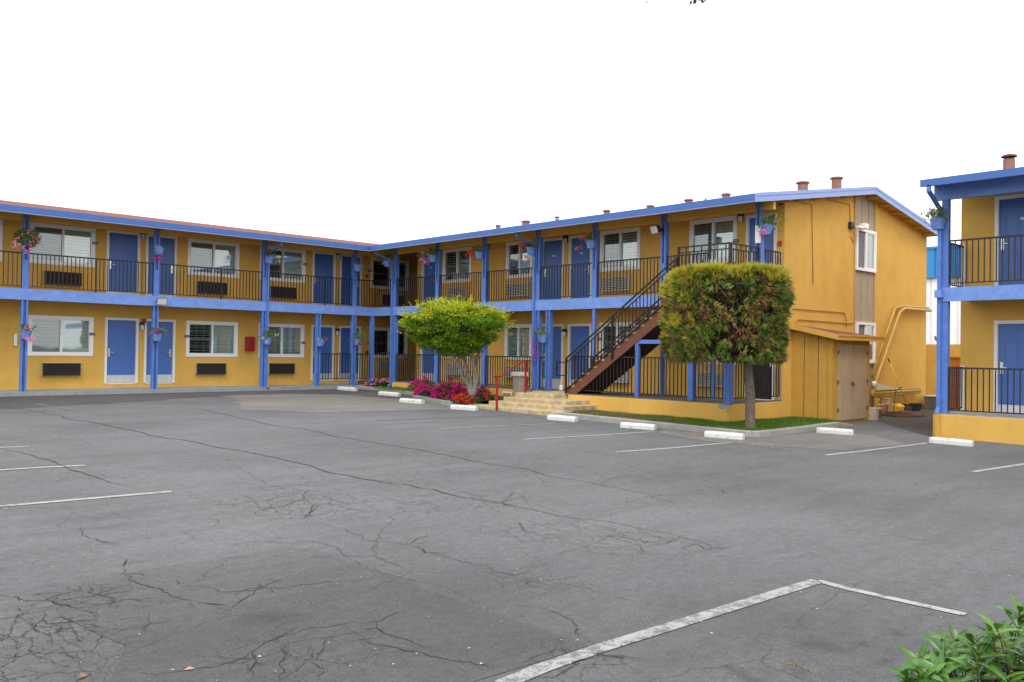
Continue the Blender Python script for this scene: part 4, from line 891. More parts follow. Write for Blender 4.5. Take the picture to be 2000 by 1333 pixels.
planter('flower_planter',Rf,(xb,18.40,1.62),'blue basket with purple flowers trailing down, lower post beside the steps',[(-.25,.15,.22),(-.05,.2,.2)]+[(-.30+r.uniform(-.08,.05),.12,-.1-k*.09) for k in range(7)],1,70,.24,'petal_violet',16)
planter('flower_planter',(-.95,.3,0),(19.70,7.10,4.12),'blue basket of dry pinkish plants on the upper post of the right-hand building',rb(4,.2,.1,.26),1,130,.30,'petal_white',17)

# ------------------------------------------------------------------ right-hand building
XR,XRW,YE=19.72,21.02,7.10
annex=empty('motel_building',(20.5,4,0),'second two-storey yellow motel block with blue posts, cut off by the right edge','motel')
SA=Side('R',XR); dA=XRW-XR; A0=-9.0
dl=[(5.02,6.06-.0,-.0,2.03),(1.2,2.2,0,2.03)]; du=[(5.02,6.06,2.74,4.80),(1.2,2.2,2.74,4.80)]
dl[0]=(4.85,6.36-.0,0,2.03); 
d_y1=at(1943,500,'X',XRW).y; d_y0=d_y1-1.08
dl[0]=(d_y0,d_y1,-.0,2.04); du[0]=(d_y0,d_y1,2.74,4.80)
wall_grid(SA,dA,A0,YE,-.7,2.55,dl,annex); wall_grid(SA,dA,A0,YE,2.55,5.30,du,annex)
c=MB(); c.box((XRW+.001,YE-.2,-.7),(29,YE,5.2)); c.build('end_wall','stucco',annex)
for o_ in dl: door(SA,dA,*o_,annex,'hi',True,True,kz=.18)
for o_ in du: door(SA,dA,*o_,annex,'hi',False,True,plate=True)
c=MB(); SA.box(c,A0,YE-.02,-.02,.07,2.42,2.72); SA.box(c,YE-.10,YE+.04,-.17,-.0205,2.50,2.66); c.build('beam','blue_beam',annex)
c=MB(); SA.box(c,A0,YE-.16,.07,dA,2.50,2.71); c.build('walkway_slab','soffit',annex)
c=MB(); SA.box(c,A0,YE+.10,-.04,.10,-.9,-.03); SA.box(c,A0,YE+.10,.10,dA,-.9,-.06); c.build('low_wall','stucco',annex,bevel=.012)
c=MB(); SA.box(c,A0,YE+.08,-.02,dA-.01,-.029,-.005); c.build('wall_cap','concrete',annex)
for z0,z1 in ((-.005,2.42),(2.72,4.93)):
    c=MB(); SA.box(c,YE-.18,YE-.04,.0,.14,z0,z1); c.build('post','blue_post',annex,bevel=.004)
for z0,z1 in ((-.005,2.42),(2.72,4.93)):
    c=MB(); SA.box(c,2.6,2.74,.0,.14,z0,z1); c.build('post','blue_post',annex,bevel=.004)
railing(SA,YE-.19,2.75,.06,1.0,annex,.05); railing(SA,YE-.19,2.75,2.80,3.75,annex,.05)
SE=Side('L',YE-.06); railing(SE,XR+.15,XRW-.06,.06,1.0,annex,0); railing(SE,XR+.15,XRW-.06,2.80,3.75,annex,0)
c=MB(); c.box((XRW-.055,YE-.10,0),(XRW-.02,YE-.02,1.02)); c.box((XRW-.055,YE-.10,2.75),(XRW-.02,YE-.02,3.77)); c.build('rail_bracket','vinyl',annex)
XFA=XR-.72; zfa=at(1797,352,'X',XFA).z; yfa=at(1797,352,'X',XFA).y
c=MB(); SA.box(c,A0,YE+.12,-.012,.09,zfa-.36,zfa-.03+.0); c.build('header_beam','blue_beam',annex)
c=MB(); c.box((XFA,A0,zfa-.155),(XFA+.05,yfa,zfa)); c.build('fascia','blue_gutter',annex)
c=MB(); a,b=XFA+.05,XFA+6
def zz(x): return zfa-.004+SL*(x-XFA)
c.prism([(a,yfa-.03,zz(a)),(b,yfa-.03,zz(b)),(b,yfa-.03,zz(b)-.05),(a,yfa-.03,zz(a)-.05)],(0,A0-yfa+.03,0)); c.build('roof','shingle',annex)
c=MB(); c.prism([(a,yfa,zz(a)),(b,yfa,zz(b)),(b,yfa,zz(b)-.15),(a,yfa,zz(a)-.15)],(0,-.029,0)); c.build('rake_board','blue_rake',annex)
c=MB(); c.prism([(a,yfa-.03,zz(a)-.055),(b,yfa-.03,zz(b)-.055),(b,yfa-.03,zz(b)-.10),(a,yfa-.03,zz(a)-.10)],(0,A0-yfa+.03,0)); c.build('soffit','blue_post',annex)
c=MB(); ys=YE-.02
c.bar((XFA+.03,ys,zfa-.13),(XFA+.03,ys,zfa-.27),.08,.06); c.bar((XFA+.03,ys,zfa-.25),(XR-.05,ys,zfa-.56),.08,.06); c.bar((XR-.045,ys,zfa-.53),(XR-.045,ys,.10),.08,.06); c.bar((XR-.045,ys,.12),(XR-.14,ys,-.02),.08,.06); c.build('downspout','blue_post',annex)
c=MB(); c.bar((XR-.12,ys,0),(XR-.07,ys,-.60),.09,.06); c.build('drain_leader','wood_yellow',annex)

# ------------------------------------------------------------------ roof vents
def vent(loc,r,h,label,cap=True,m_='vent',parent=None):
    x,y,z=loc; o=empty('roof_vent',loc,label,'roof vent','vent stacks on the shingle roofs')
    c=MB(); c.lathe(loc,[(r,-.25),(r,h)],14); c.build('pipe',m_,o,smooth=False)
    c=MB(); c.lathe((x,y,z+h),[(r*1.05,0),(r*1.3,.02),(r*1.3,.05),(r*.9,.07)],14) if cap else c.lathe((x,y,z+h+.05),[(r*1.4,0),(r*1.2,.04),(r*.3,.07)],12)
    if not cap:
        for k in range(4): t=k*math.pi/2; c.box((x+r*.8*math.cos(t)-.01,y+r*.8*math.sin(t)-.01,z+h-.02),(x+r*.8*math.cos(t)+.01,y+r*.8*math.sin(t)+.01,z+h+.06))
    c.build('cap',m_ if cap else 'vent_rust',o)
vt=[(973,440,.10,'smallest faded terracotta vent stack, leftmost on the right-wing roof'),(1027,432,.16,'wide red vent stack, second from the left on the right-wing roof'),(1088,426,.08,'thin black mushroom-capped vent on the right-wing roof'),
 (1185,411,.12,'rusty vent stack above the two upper numbered doors'),(1270,402,.12,'small red vent stack left of the floodlight post'),(1345,390,.13,'low rusty vent stack above the top of the stairs'),(1418,379,.13,'flared terracotta vent stack left of the roof corner'),
 (1568,356,.17,'stout red vent stack with a rim, first behind the gable roof edge'),(1634,347,.17,'tallest square-edged terracotta vent stack beside the gable peak')]
for i,(u,v,rr,l) in enumerate(vt):
    x=22.0 if i<7 else 24.0
    p=at(u,v,'X',x); zroof=ZFT+SL*(x-XF)
    if i>=7 : 
        x=22.6 if i==7 else 24.2; p=at(u,v,'X',x); zroof=ZFT+SL*(x-XF)
    h=max(.05,p.z-zroof-.06); vent((p.x,p.y,zroof),rr*.85,h,l,cap=(i!=2),m_='vent' if i!=2 else 'vent_rust')
x=21.2; p=at(1971,303,'X',x); zroof=zz(x); vent((x,p.y,zroof),.12,max(.1,p.z-zroof-.10),'terracotta vent stack with an open cap on the right-hand building',cap=False,m_='vent')
for u,v,x in ((1333,392,21.5),(1378,383,21.5),(1447,380,21.2)):
    p=at(u,v-2,'X',x); z0=ZFT+SL*(x-XF); c=MB(); c.tube([(x,p.y,z0-.1),(x,p.y,max(z0+.03,p.z-.10))],.03,8); tag(c.build('vent_pipe','vent'),'thin red plumbing pipe poking through the right-wing roof','roof pipe','thin plumbing pipes on the roof')

# ------------------------------------------------------------------ steps, handrail, bin
steps=empty('concrete_steps',(16.6,16.8,-.42),'worn cream concrete steps rising to the terrace beside the staircase','steps')
for k,(x0,x1,y0,y1,z0,z1) in enumerate(((15.95,16.5,14.85,19.0,-.6,-.305),(16.46,XS,15.15,18.05,-.6,-.2),(16.80,XS,15.40,17.80,-.55,-.085),(17.20,XP-.06,16.26,17.75,-.5,.035))):
    c=MB(); c.box((x0,y0,z0),(x1,y1,z1)); c.build('step','step',steps,bevel=.025)
c=MB(); c.box((XS+.0,17.752,-.5),(XP-.06,18.75,-.2)); c.build('side_pad','step',steps)
hr=MB(); A=Vector((15.84,17.03,-.42)); B=at(1026,765,'X',17.3); B.z=.03
hr.box((A.x-.023,A.y-.023,A.z),(A.x+.023,A.y+.023,.50)); hr.box((B.x-.023,B.y-.023,B.z),(B.x+.023,B.y+.023,.92)); d=(B-A); d.z=0; d.normalize()
a0=Vector((A.x,A.y,.52))-d*.22; a1=Vector((A.x,A.y,.52))+d*.16; b1=Vector((B.x,B.y,.93))-d*.16; b2=Vector((B.x,B.y,.93))+d*.22
for p,q_ in ((a0,a1),(a1,b1),(b1,b2)): hr.bar(p,q_,.036,.034)
simple('handrail',hr,'red_paint','red painted steel handrail on the concrete steps','handrail')
o=empty('trash_can',(18.45,18.50,-.2),'beige rectangular trash can with a pale rim beside the steps','trash can')
tp=at(1015,768,'Z',-.15); tx,ty=tp.x,tp.y
if tx>18.75: tx,ty=18.62,at(1015,750,'X',18.62).y
o.location=(tx,ty,-.2)
c=MB(); w0,w1=.125,.165
def fr_(w,z): return [(tx+a*w,ty+b*w,z) for a,b in ((-1,-1),(1,-1),(1,1),(-1,1))]
c.add(fr_(w0,-.2)+fr_(w1,.44),[(0,1,2,3),(7,6,5,4),(0,4,5,1),(1,5,6,2),(2,6,7,3),(3,7,4,0)]); c.build('bin','trash',o,bevel=.02)
c=MB(); c.add(fr_(w1+.03,.44)+fr_(w1+.02,.57),[(0,1,2,3),(7,6,5,4),(0,4,5,1),(1,5,6,2),(2,6,7,3),(3,7,4,0)]); c.build('lid','trash_lid',o,bevel=.02)
p=at(990,772,'X',XP-.12); c=MB(); c.tube([(p.x,p.y+.20,p.z-.16),(p.x,p.y+.20,p.z+.05),(p.x,p.y+.17,p.z+.08),(p.x,p.y-.17,p.z+.08),(p.x,p.y-.2,p.z+.05),(p.x,p.y-.2,p.z-.04)],.028,10)
simple('drain_pipe',c,'vinyl','short white plastic pipe loop on the low wall left of the trash can','pipe',smooth=True)
p=at(1096,758,'X',19.6); o=empty('jug',(19.6,p.y,.03),'white jug with a red top beside the stair foot','jug'); c=MB(); c.lathe((19.6,p.y,.03),[(.06,0),(.065,.13),(.05,.16)],12); c.build('body','vinyl',o); c=MB(); c.lathe((19.6,p.y,.191),[(.055,0),(.04,.08),(.02,.13)],12); c.build('top','salmon',o)

# ------------------------------------------------------------------ kerbs, beds, grass
def kerb(path,w,zt,name='kerb'):
    """path in (x,y), kerb to the building side (right-hand normal), real height"""
    c=MB(); n=len(path); L=[]
    for i,(x,y) in enumerate(path):
        a=Vector(path[max(0,i-1)]); b=Vector(path[min(n-1,i+1)]); d=(b-a).normalized(); nn=Vector((-d.y,d.x))
        h=zt(x,y); L+= [(x,y,-.9),(x,y,h-.015),(x+nn.x*.02,y+nn.y*.02,h),(x+nn.x*w,y+nn.y*w,h),(x+nn.x*w,y+nn.y*w,-.9)]
    fs=[(i*5+k,(i+1)*5+k,(i+1)*5+k+1,i*5+k+1) for i in range(n-1) for k in range(4)]+[tuple(range(4,-1,-1)),tuple((n-1)*5+k for k in range(5))]
    c.add(L,fs); o=c.build(name,'concrete'); tag(o,kind='structure'); return o
def dens(path,step=.6):
    out=[]
    for i in range(len(path)-1):
        a,b=Vector(path[i]),Vector(path[i+1]); n=max(1,int((b-a).length/step)); out+=[tuple(a.lerp(b,k/n)) for k in range(n)]
    return out+[path[-1]]
def curb_h(x,y): return gz(y)+.13
kerb(dens([(18.22,27.3),(18.18,26.2),(18.0,24.6),(17.70,22.95),(17.45,22.0)]),.15,lambda x,y:gz(y)+.11)
kerb(dens([(16.62,21.75),(16.25,20.6),(15.95,19.5),(15.90,18.9)]),.15,lambda x,y:gz(y)+.12)
kerb(dens([(15.93,14.9),(15.90,12.5),(15.90,9.9),(15.95,9.55),(16.15,9.33),(16.5,9.30),(18.2,9.33),(19.3,9.42),(20.75,9.45)]),.15,lambda x,y:gz(y)+.12-(.10 if x>20.4 else 0))
def sheet(name,poly,dz,m_,kind='structure'):
    c=MB(); c.add([(x,y,gz(y)+dz) for x,y in poly],[tuple(range(len(poly)))]); o=c.build(name,m_,norm=False); tag(o,kind=kind); return o
sheet('planting_bed',[(18.33,27.3),(18.2,25),(17.8,22.9),(17.55,21.9),(16.72,21.75),(16.35,20.5),(16.06,19.4),(16.02,18.95),(XP-.05,18.95),(XP-.05,27.3)],.10,'soil')
sheet('planting_strip',[(16.06,15.2),(16.04,12.4),(16.04,9.9),(16.25,9.47),(20.7,9.58),(20.95,11.06),(XS+.1,11.06),(XS+.0,15.2)],.09,'soil')
def inpoly(x,y,P):
    k=False
    for i in range(len(P)):
        (x1,y1),(x2,y2)=P[i],P[i-1]
        if (y1>y)!=(y2>y) and x<(x2-x1)*(y-y1)/(y2-y1)+x1: k=not k
    return k
def grass(polys,n,hmin,hmax,m_,label,seed,dens_f=None,dz=.09):
    r=random.Random(seed); c=MB(); cnt=0
    bx=[min(p[0] for p in polys),max(p[0] for p in polys)]; by=[min(p[1] for p in polys),max(p[1] for p in polys)]; tries=0
    while cnt<n and tries<n*12:
        tries+=1
        x,y=r.uniform(*bx),r.uniform(*by)
        if not inpoly(x,y,polys): continue
        if dens_f and r.random()>dens_f(x,y): continue
        h=r.uniform(hmin,hmax)*(1.6 if r.random()<.05 else 1); a=r.uniform(0,6.28); w=.006; z=gz(y)+dz; lx,ly=r.gauss(0,h*.4),r.gauss(0,h*.4)
        ca,sa=math.cos(a)*w,math.sin(a)*w
        c.add([(x-ca,y-sa,z),(x+ca,y+sa,z),(x+lx,y+ly,z+h)],[(0,1,2)]); cnt+=1
    o=c.build('grass',m_,norm=False); return tag(o,label,'grass',kind='stuff')
gpol=[(16.06,12.4),(16.04,9.9),(16.25,9.47),(20.6,9.58),(20.9,11.05),(XS,11.05),(XS,12.4)]
grass(gpol,21000,.02,.06,'grass','bright green grass strip around the clipped tree trunk',21,lambda x,y:min(1,max(.12,.5+1.8*noise.noise(Vector((x*1.3,y*1.3,0))))) if y>11 else min(1,max(.35,.85+noise.noise(Vector((x*1.5,y*1.5,2))))))
grass([(16.06,14.9),(16.06,12.4),(XS,12.4),(XS,15.1)],3800,.02,.06,'grass_dry','patchy dry grass strip along the low wall right of the steps',22,lambda x,y:max(0,.25+1.6*noise.noise(Vector((x*1.1,y*1.1,0)))))
grass([(17.9,25.9),(17.75,23.2),(XP-.06,23.2),(XP-.06,25.9)],2500,.03,.08,'grass','thin grass between kerb and low wall left of the magenta flowers',23,dz=.10)
grass([(16.2,20.0),(16.1,19.0),(18.9,19.0),(18.9,20.2)],1800,.03,.09,'grass_dry','sparse grass around the flowering tree base',24,dz=.10)

# ------------------------------------------------------------------ wheel stops
def wheel_stop(a,b,label,src=None):
    p,q=G(*a),G(*b); L=1.75; m_=(p+q)/2; 
    x,y=m_.x+.09,m_.y; z=gz(y)
    if src is None:
        c=MB(); prof=[(-.085,0),(-.085,.085),(-.05,.128),(.05,.128),(.085,.085),(.085,0)]
        n=10; V=[]
        for k in range(n+1):
            t=k/n-.5; sc=1 if 0<k<n else .93
            V+=[(px*sc,t*.93*1.0+noise.noise(Vector((k,px,3)))*.004,pz*sc+noise.noise(Vector((k*1.3,px*9,pz*9)))*.006*(pz>0)) for px,pz in prof]
        c.add(V,[(i*6+k,i*6+(k+1)%6,(i+1)*6+(k+1)%6,(i+1)*6+k) for i in range(n) for k in range(6)]+[tuple(range(6)),tuple(n*6+k for k in range(5,-1,-1))])
        o=c.build('wheel_stop','stop_paint',bevel=.008); o.location=(0,0,0)
        # rebuild about own origin
        me=o.data; cz=min(v.co.z for v in me.vertices)
        for v in me.vertices: v.co.z-=cz
    else: o=src.copy(); col.objects.link(o)
    o.location=(x,y,z+.002); o.scale=(1,(p-q).length*1.04,1); o.rotation_euler=(0.0125,0,math.atan2(-(p.x-q.x),(p.y-q.y)) if abs(p.y-q.y)>.01 else 0)
    return tag(o,label,'wheel stop','white concrete wheel stops')
WS=[((657,762),(692,765),'farthest white wheel stop, in front of the ground railing by the inner corner'),((737,772),(776,775.5),'white wheel stop in front of the small pink flower bush'),((778,786),(822,790),'white wheel stop left of the magenta flower bed'),
((877,799.5),(927,803.5),'white wheel stop just left of the red handrail'),((1066,820.5),(1122,825.5),'white wheel stop at the right end of the concrete steps'),((1208,836),(1276,841.5),'white wheel stop by the kerb below the staircase middle'),
((1372,854),(1449,860.5),'white wheel stop left of the kerb corner under the clipped tree'),((1591,846),(1664,851.5),'grimy white wheel stop in front of the shed'),((1812,866),(1899,874),'white wheel stop in front of the right-hand building')]
s0=None
for a,b,l in WS:
    o=wheel_stop(a,b,l,s0); s0=s0 or o

# ------------------------------------------------------------------ trees
def limb(mb,pts,r0,r1,n=9,sub=5,wob=.02,seed=0):
    r=random.Random(seed); P=[Vector(p) for p in pts]; Q=[]
    for i in range(len(P)-1):
        p0=P[max(i-1,0)];p1=P[i];p2=P[i+1];p3=P[min(i+2,len(P)-1)]
        for k in range(sub):
            t=k/sub; Q.append(.5*((2*p1)+(-p0+p2)*t+(2*p0-5*p1+4*p2-p3)*t*t+(-p0+3*p1-3*p2+p3)*t**3)+Vector((r.gauss(0,wob),r.gauss(0,wob),0))*.4)
    Q.append(P[-1]); m_=len(Q); mb.tube(Q,[r0+(r1-r0)*i/(m_-1)+r.uniform(-.04,.04)*r0 for i in range(m_)],n)
    return Q
# small multi-stemmed tree with a flat bright crown
tb=at(921,782,'Z',-.26)
tree=empty('small_tree',tb,'small multi-trunked tree with a flat-topped bright yellow-green crown behind magenta flowers','tree')
dsc=RT.copy(); dsc.z=0; dsc.normalize(); dep=Vector((FW.x,FW.y,0)).normalized()
def TW(u,v,k=0): # point on the vertical sheet through the trunk, k metres deeper
    n=dep; base=tb+n*k; d=FW*F+RT*(u-1000)-UP*(v-666.5); o=Vector((0,0,H)); return o+d*((base-o).dot(n)/d.dot(n))
tm=MB()
limb(tm,[TW(921,790),TW(920,770),TW(916,755),TW(903,735,-.1),TW(895,700,-.2),TW(888,660,-.25)],.10,.03,seed=1)
limb(tm,[TW(919,768),TW(919,745,.1),TW(914,725,.2),TW(905,695,.3),TW(898,655,.3)],.075,.025,seed=2)
limb(tm,[TW(922,774),TW(930,745,.0),TW(927,722,.0),TW(922,695,-.1),TW(917,650,-.2)],.09,.028,seed=3)
limb(tm,[TW(928,724),TW(932,705,.2),TW(936,680,.35),TW(940,640,.4)],.055,.02,seed=4)
limb(tm,[TW(903,735,-.1),TW(890,705,-.3),TW(870,680,-.3),TW(850,650,-.3)],.045,.015,seed=5)
rr=random.Random(31)
for k in range(34):
    u=rr.uniform(810,985); a=TW(rr.uniform(885,935),rr.uniform(665,690),rr.uniform(-.3,.3)); b=TW(u,rr.uniform(590,665),rr.uniform(-1.0,1.0)); limb(tm,[a,a.lerp(b,.5)+Vector((0,0,-.1)),b],.018,.005,5,4,seed=k+40)
tm.build('trunk','bark_pale',tree,smooth=True)
def crownpt(r_):
    while True:
        x,y,z=r_.uniform(-1,1),r_.uniform(-1,1),r_.uniform(-1,1)
        if x*x+y*y+z*z<1: break
    return x,y,z
lf=MB(); tip=MB(); r=random.Random(77)
CU,CV=889,638; ctr=TW(CU,CV,-.25)
wx=at(1000,0,'Z',0) # unused
sc=(tb-Vector((0,0,H))).dot(FW)/F   # metres per photo pixel at the tree
Wd=104*sc; Hd=62*sc; Dd=1.25
clumps=[]
for _ in range(300):
    x,y,z=crownpt(r); 
    l=max(.55,(x*x+y*y+z*z)**.5); f=(r.uniform(.72,1.0))/l if r.random()<.8 else 1
    x,y,z=x*f,y*f,z*f
    # flat top, tapering underside toward the trunk
    zz_=z*(.86 if z>0 else 1.0)
    if z<0: k=1-.24*(-z); x*=k; y*=k
    clumps.append((x,y,zz_,r.uniform(.16,.30)))
def ok(q): return not (q.x>XP-.07)
for cx,cy,cz,cr_ in clumps:
    c0=ctr+dsc*cx*Wd*.97+dep*cy*Dd+Vector((0,0,cz*Hd*.93))
    for _ in range(105):
        v=rv(r)*cr_*r.random()**.4; v.z*=.42; q=c0+v
        if not ok(q): continue
        out=(v.normalized()*.6+dsc*cx*.5+Vector((0,0,.15))+rv(r)*.5).normalized()
        top=cz>.22 and v.z>-.05 or (abs(cx)>.85 and cz>-.2 and r.random()<.5)
        (tip if (top and r.random()<.75) else lf); tgt=tip if (top and r.random()<.72) else lf
        leafquad(tgt,q,out,(Vector((0,0,1))+rv(r)*.7).normalized(),r.uniform(.06,.10),r.uniform(.032,.05))
# upright and side sprigs
for _ in range(120):
    t=r.uniform(-1,1); ang=r.random(); 
    if ang<.72: base=ctr+dsc*t*Wd*.97+dep*r.uniform(-.8,.8)*Dd+Vector((0,0,Hd*.76*math.sqrt(max(.05,1-t*t*.85)))); d=(Vector((0,0,1))+rv(r)*.5+dsc*t*.5).normalized()
    else:
        s_=r.choice((-1,1)); base=ctr+dsc*s_*Wd*r.uniform(.88,.98)+dep*r.uniform(-.6,.4)*Dd+Vector((0,0,r.uniform(-.3,.5)*Hd)); d=(dsc*s_+Vector((0,0,.35))+rv(r)*.3).normalized()
    L=r.uniform(.10,.26); 
    if not ok(base+d*L): continue
    tip.tube([base,base+d*L],.003,3)
    for k in range(int(L/.026)):
        q=base+d*L*(k*.026/L); leafquad(tip,q,(d*.5+rv(r)).normalized(),rv(r),r.uniform(.03,.06),r.uniform(.015,.028))
lf.build('crown','leaf_yellow',tree,norm=False); tip.build('new_growth','leaf_tip',tree,norm=False)

# clipped box-shaped tree
hb=at(1466,836,'Z',-.39)
ht=empty('clipped_tree',hb,'large box-clipped tree with reddish-green foliage and one straight trunk in front of the stair landing','tree')
def HW(u,v,k=0):
    n=dep; base=hb+n*k; d=FW*F+RT*(u-1000)-UP*(v-666.5); o=Vector((0,0,H)); return o+d*((base-o).dot(n)/d.dot(n))
tm=MB(); limb(tm,[HW(1466,842),HW(1465,815),HW(1465,770),HW(1462,730),HW(1458,690),HW(1450,640)],.115,.085,12,wob=.004,seed=8)
for k in range(26):
    a=HW(1455+rnd.uniform(-5,5),rnd.uniform(640,700)); b=HW(rnd.uniform(1310,1530),rnd.uniform(540,680),rnd.uniform(-.9,.6)); limb(tm,[a,a.lerp(b,.5)+Vector((0,0,.05)),b],.03,.008,5,4,seed=k+80)
tm.build('trunk','bark',ht,smooth=True)
sc=(hb-Vector((0,0,H))).dot(FW)/F
hc=HW(1414,615,-.25); HWd=103*sc; HHd=81*sc; HDp=1.05
gA,gB,gC,gD=MB(),MB(),MB(),MB(); r=random.Random(99)
def sup(t,e): c_=math.cos(t); return math.copysign(abs(c_)**e,c_)
holes=[(-.35,.42,.17),(.18,.50,.085),(-.28,.60,.10),(.52,.47,.06),(.07,-.04,.07),(-.72,.18,.10)]
for i in range(15000):
    # sample surface shell of a rounded box/drum
    w=r.random(); shell=1-abs(r.gauss(0,.055))-(.0 if r.random()<.8 else r.uniform(0,.3))
    t=r.uniform(0,2*math.pi)
    ex=.42; ux=math.copysign(abs(math.cos(t))**ex,math.cos(t)); uy=math.copysign(abs(math.sin(t))**ex,math.sin(t))
    if w<.80: uz=r.uniform(-1,1); rad=shell
    else: uz=(1 if r.random()<.7 else -1)*min(1,shell+.02); rad=math.sqrt(r.random())
    # rounding of edges
    k=1-.09*(max(0,abs(uz)-.6)/.4)**2 if w<.80 else .91
    lump=1+.10*noise.noise(Vector((ux*2.2+uz,uy*2.2,uz*2.6)))+.06*noise.noise(Vector((ux*6,uy*6,uz*6)))
    X,Y,Z=ux*rad*k*lump,uy*rad*k*lump,uz*(1+.03*noise.noise(Vector((ux*3*rad,uy*3*rad,5))))
    if Z>0: Z*=1-.06*X*X-(.06*X*X if X<0 else 0)
    if uz<0: X*=1-.0*uz
    skip=False
    if Y<0:
        for hx,hz,hr_ in holes:
            dd=math.hypot((X-hx),(Z-hz)*.9); 
            if dd<hr_*(1+.4*noise.noise(Vector((X*9,Z*9,0)))) : skip=(Y<-.4 or hr_<.12)
    if skip and r.random()<.93: continue
    q=hc+dsc*X*HWd+dep*Y*HDp+Vector((0,0,Z*HHd))
    if q.x>XS-.08 and q.y>YG-.05: continue
    out=(dsc*X+dep*Y*1.0+Vector((0,0,.25*Z))); out.normalize()
    cl=noise.noise(q*2.6); 
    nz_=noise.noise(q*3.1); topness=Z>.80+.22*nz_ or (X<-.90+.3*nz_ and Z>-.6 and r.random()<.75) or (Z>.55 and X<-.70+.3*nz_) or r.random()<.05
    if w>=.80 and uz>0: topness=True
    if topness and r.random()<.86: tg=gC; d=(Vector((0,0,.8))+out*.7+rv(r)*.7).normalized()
    else:
        tg=gB if (cl>.12 and r.random()<.6) or r.random()<.20 else gA
        d=(Vector((0,0,-.55))+out*.55+rv(r)*.65).normalized()
    n=8 if tg is not gC else 6
    if noise.noise(Vector((q.x*3.4,q.y*3.4,q.z*2.2)))<-.16 and not topness and r.random()<.9: continue
    for j in range(n):
        leafquad(tg,q+d*.03*j/n,(d+rv(r)*.5).normalized(),(out+rv(r)*.6).normalized(),r.uniform(.11,.20),r.uniform(.015,.024))
for i in range(30000):   # interior mass, leaves coloured dark as painted shade
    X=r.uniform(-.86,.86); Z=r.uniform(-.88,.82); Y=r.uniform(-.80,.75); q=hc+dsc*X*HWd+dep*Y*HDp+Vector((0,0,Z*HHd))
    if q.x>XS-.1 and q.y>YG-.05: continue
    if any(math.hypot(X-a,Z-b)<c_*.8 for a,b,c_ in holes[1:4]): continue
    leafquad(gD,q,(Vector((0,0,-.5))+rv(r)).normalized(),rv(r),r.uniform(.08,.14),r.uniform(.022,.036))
# inner twigs visible through the thin places
for i in range(900):
    X=r.uniform(-.9,.9); Z=r.uniform(-.6,.85); Y=r.uniform(-.85,.3); q=hc+dsc*X*HWd+dep*Y*HDp+Vector((0,0,Z*HHd))
    if q.x>XS-.1 and q.y>YG-.05: continue
    gB.tube([q,q+(Vector((0,0,-.7))+rv(r)*.7)*r.uniform(.12,.3)],.004,3)
gA.build('crown','hedge_green',ht,norm=False); gB.build('dry_foliage','hedge_brown',ht,norm=False); gD.build('inner_foliage','hedge_inner_shade',ht,norm=False); gC.build('new_growth','hedge_yellow',ht,norm=False)

# ------------------------------------------------------------------ flower beds
def bush(name,cu,cv,zb,w,h,dp,petal,nb,nl,label,cat,seed,extra=None,leaf='leaf_bed'):
    r=random.Random(seed); c0=at(cu,cv,'Z',zb); o=empty(name,c0,label,cat)
    lm,pm=MB(),MB()
    for _ in range(nl):
        x,y,z=crownpt(r); z=abs(z); q=c0+dsc*x*w+dep*y*dp+Vector((0,0,z*h*(.75+.5*noise.noise(Vector((x*3,y*3,seed))))))
        leafquad(lm,q,(rv(r)+Vector((0,0,.3))).normalized(),(Vector((0,0,1))+rv(r)).normalized(),r.uniform(.04,.075),r.uniform(.025,.045))
    for _ in range(nb):
        x,y,z=crownpt(r); l=max(.4,math.sqrt(x*x+y*y+z*z)); x,y,z=x/l*.97,y/l*.97,abs(z)/l
        if y>.3: y=-y
        if noise.noise(Vector((x*2.5,z*3,seed+.5)))<-.18: continue
        q=c0+dsc*x*w+dep*y*dp+Vector((0,0,z*h*(.8+.5*noise.noise(Vector((x*3,y*3,seed))))+.02)); bloom(pm,q,r.uniform(.045,.065),r)
    for k in range(12): x=r.uniform(-.6,.6); lm.tube([c0+dsc*x*w*.4-Vector((0,0,.05)),c0+dsc*x*w+Vector((0,0,h*.7))],.006,4)
    lm.build('foliage',leaf,o,norm=False); pm.build('bloom',petal,o,norm=False); return o
bush('flower_bush',852,774,-.27,.75,.50,.45,'petal_magenta',170,2600,'mounded magenta geranium bush at the left of the bed','flowering plant',1)
bush('flower_bush',884,780,-.27,.68,.58,.40,'petal_magenta',190,2200,'tallest magenta geranium bush touching the tree trunk','flowering plant',2)
bush('flower_bush',826,764,-.24,.60,.50,.40,'petal_magenta',80,1500,'low magenta flowers at the left end of the bed near the kerb','flowering plant',3)
bush('flower_bush',908,787,-.27,.42,.28,.3,'petal_red',32,1200,'low bright red geraniums at the foot of the tree','flowering plant',4)
bush('flower_bush',875,756,-.20,.75,.46,.3,'petal_magenta',70,1200,'magenta flowers against the railing behind the front bushes','flowering plant',5)
bush('flower_bush',944,775,-.27,.25,.42,.25,'petal_magenta',26,500,'sparse magenta stems right of the tree trunk','flowering plant',6)
bush('flower_bush',957,783,-.27,.40,.24,.25,'petal_red',11,700,'low dark green plant with crimson blooms left of the handrail','flowering plant',7)
bush('flower_bush',742,756,-.20,.62,.38,.35,'petal_pink',26,1500,'small pink-flowered bush at the inner corner posts','flowering plant',8)

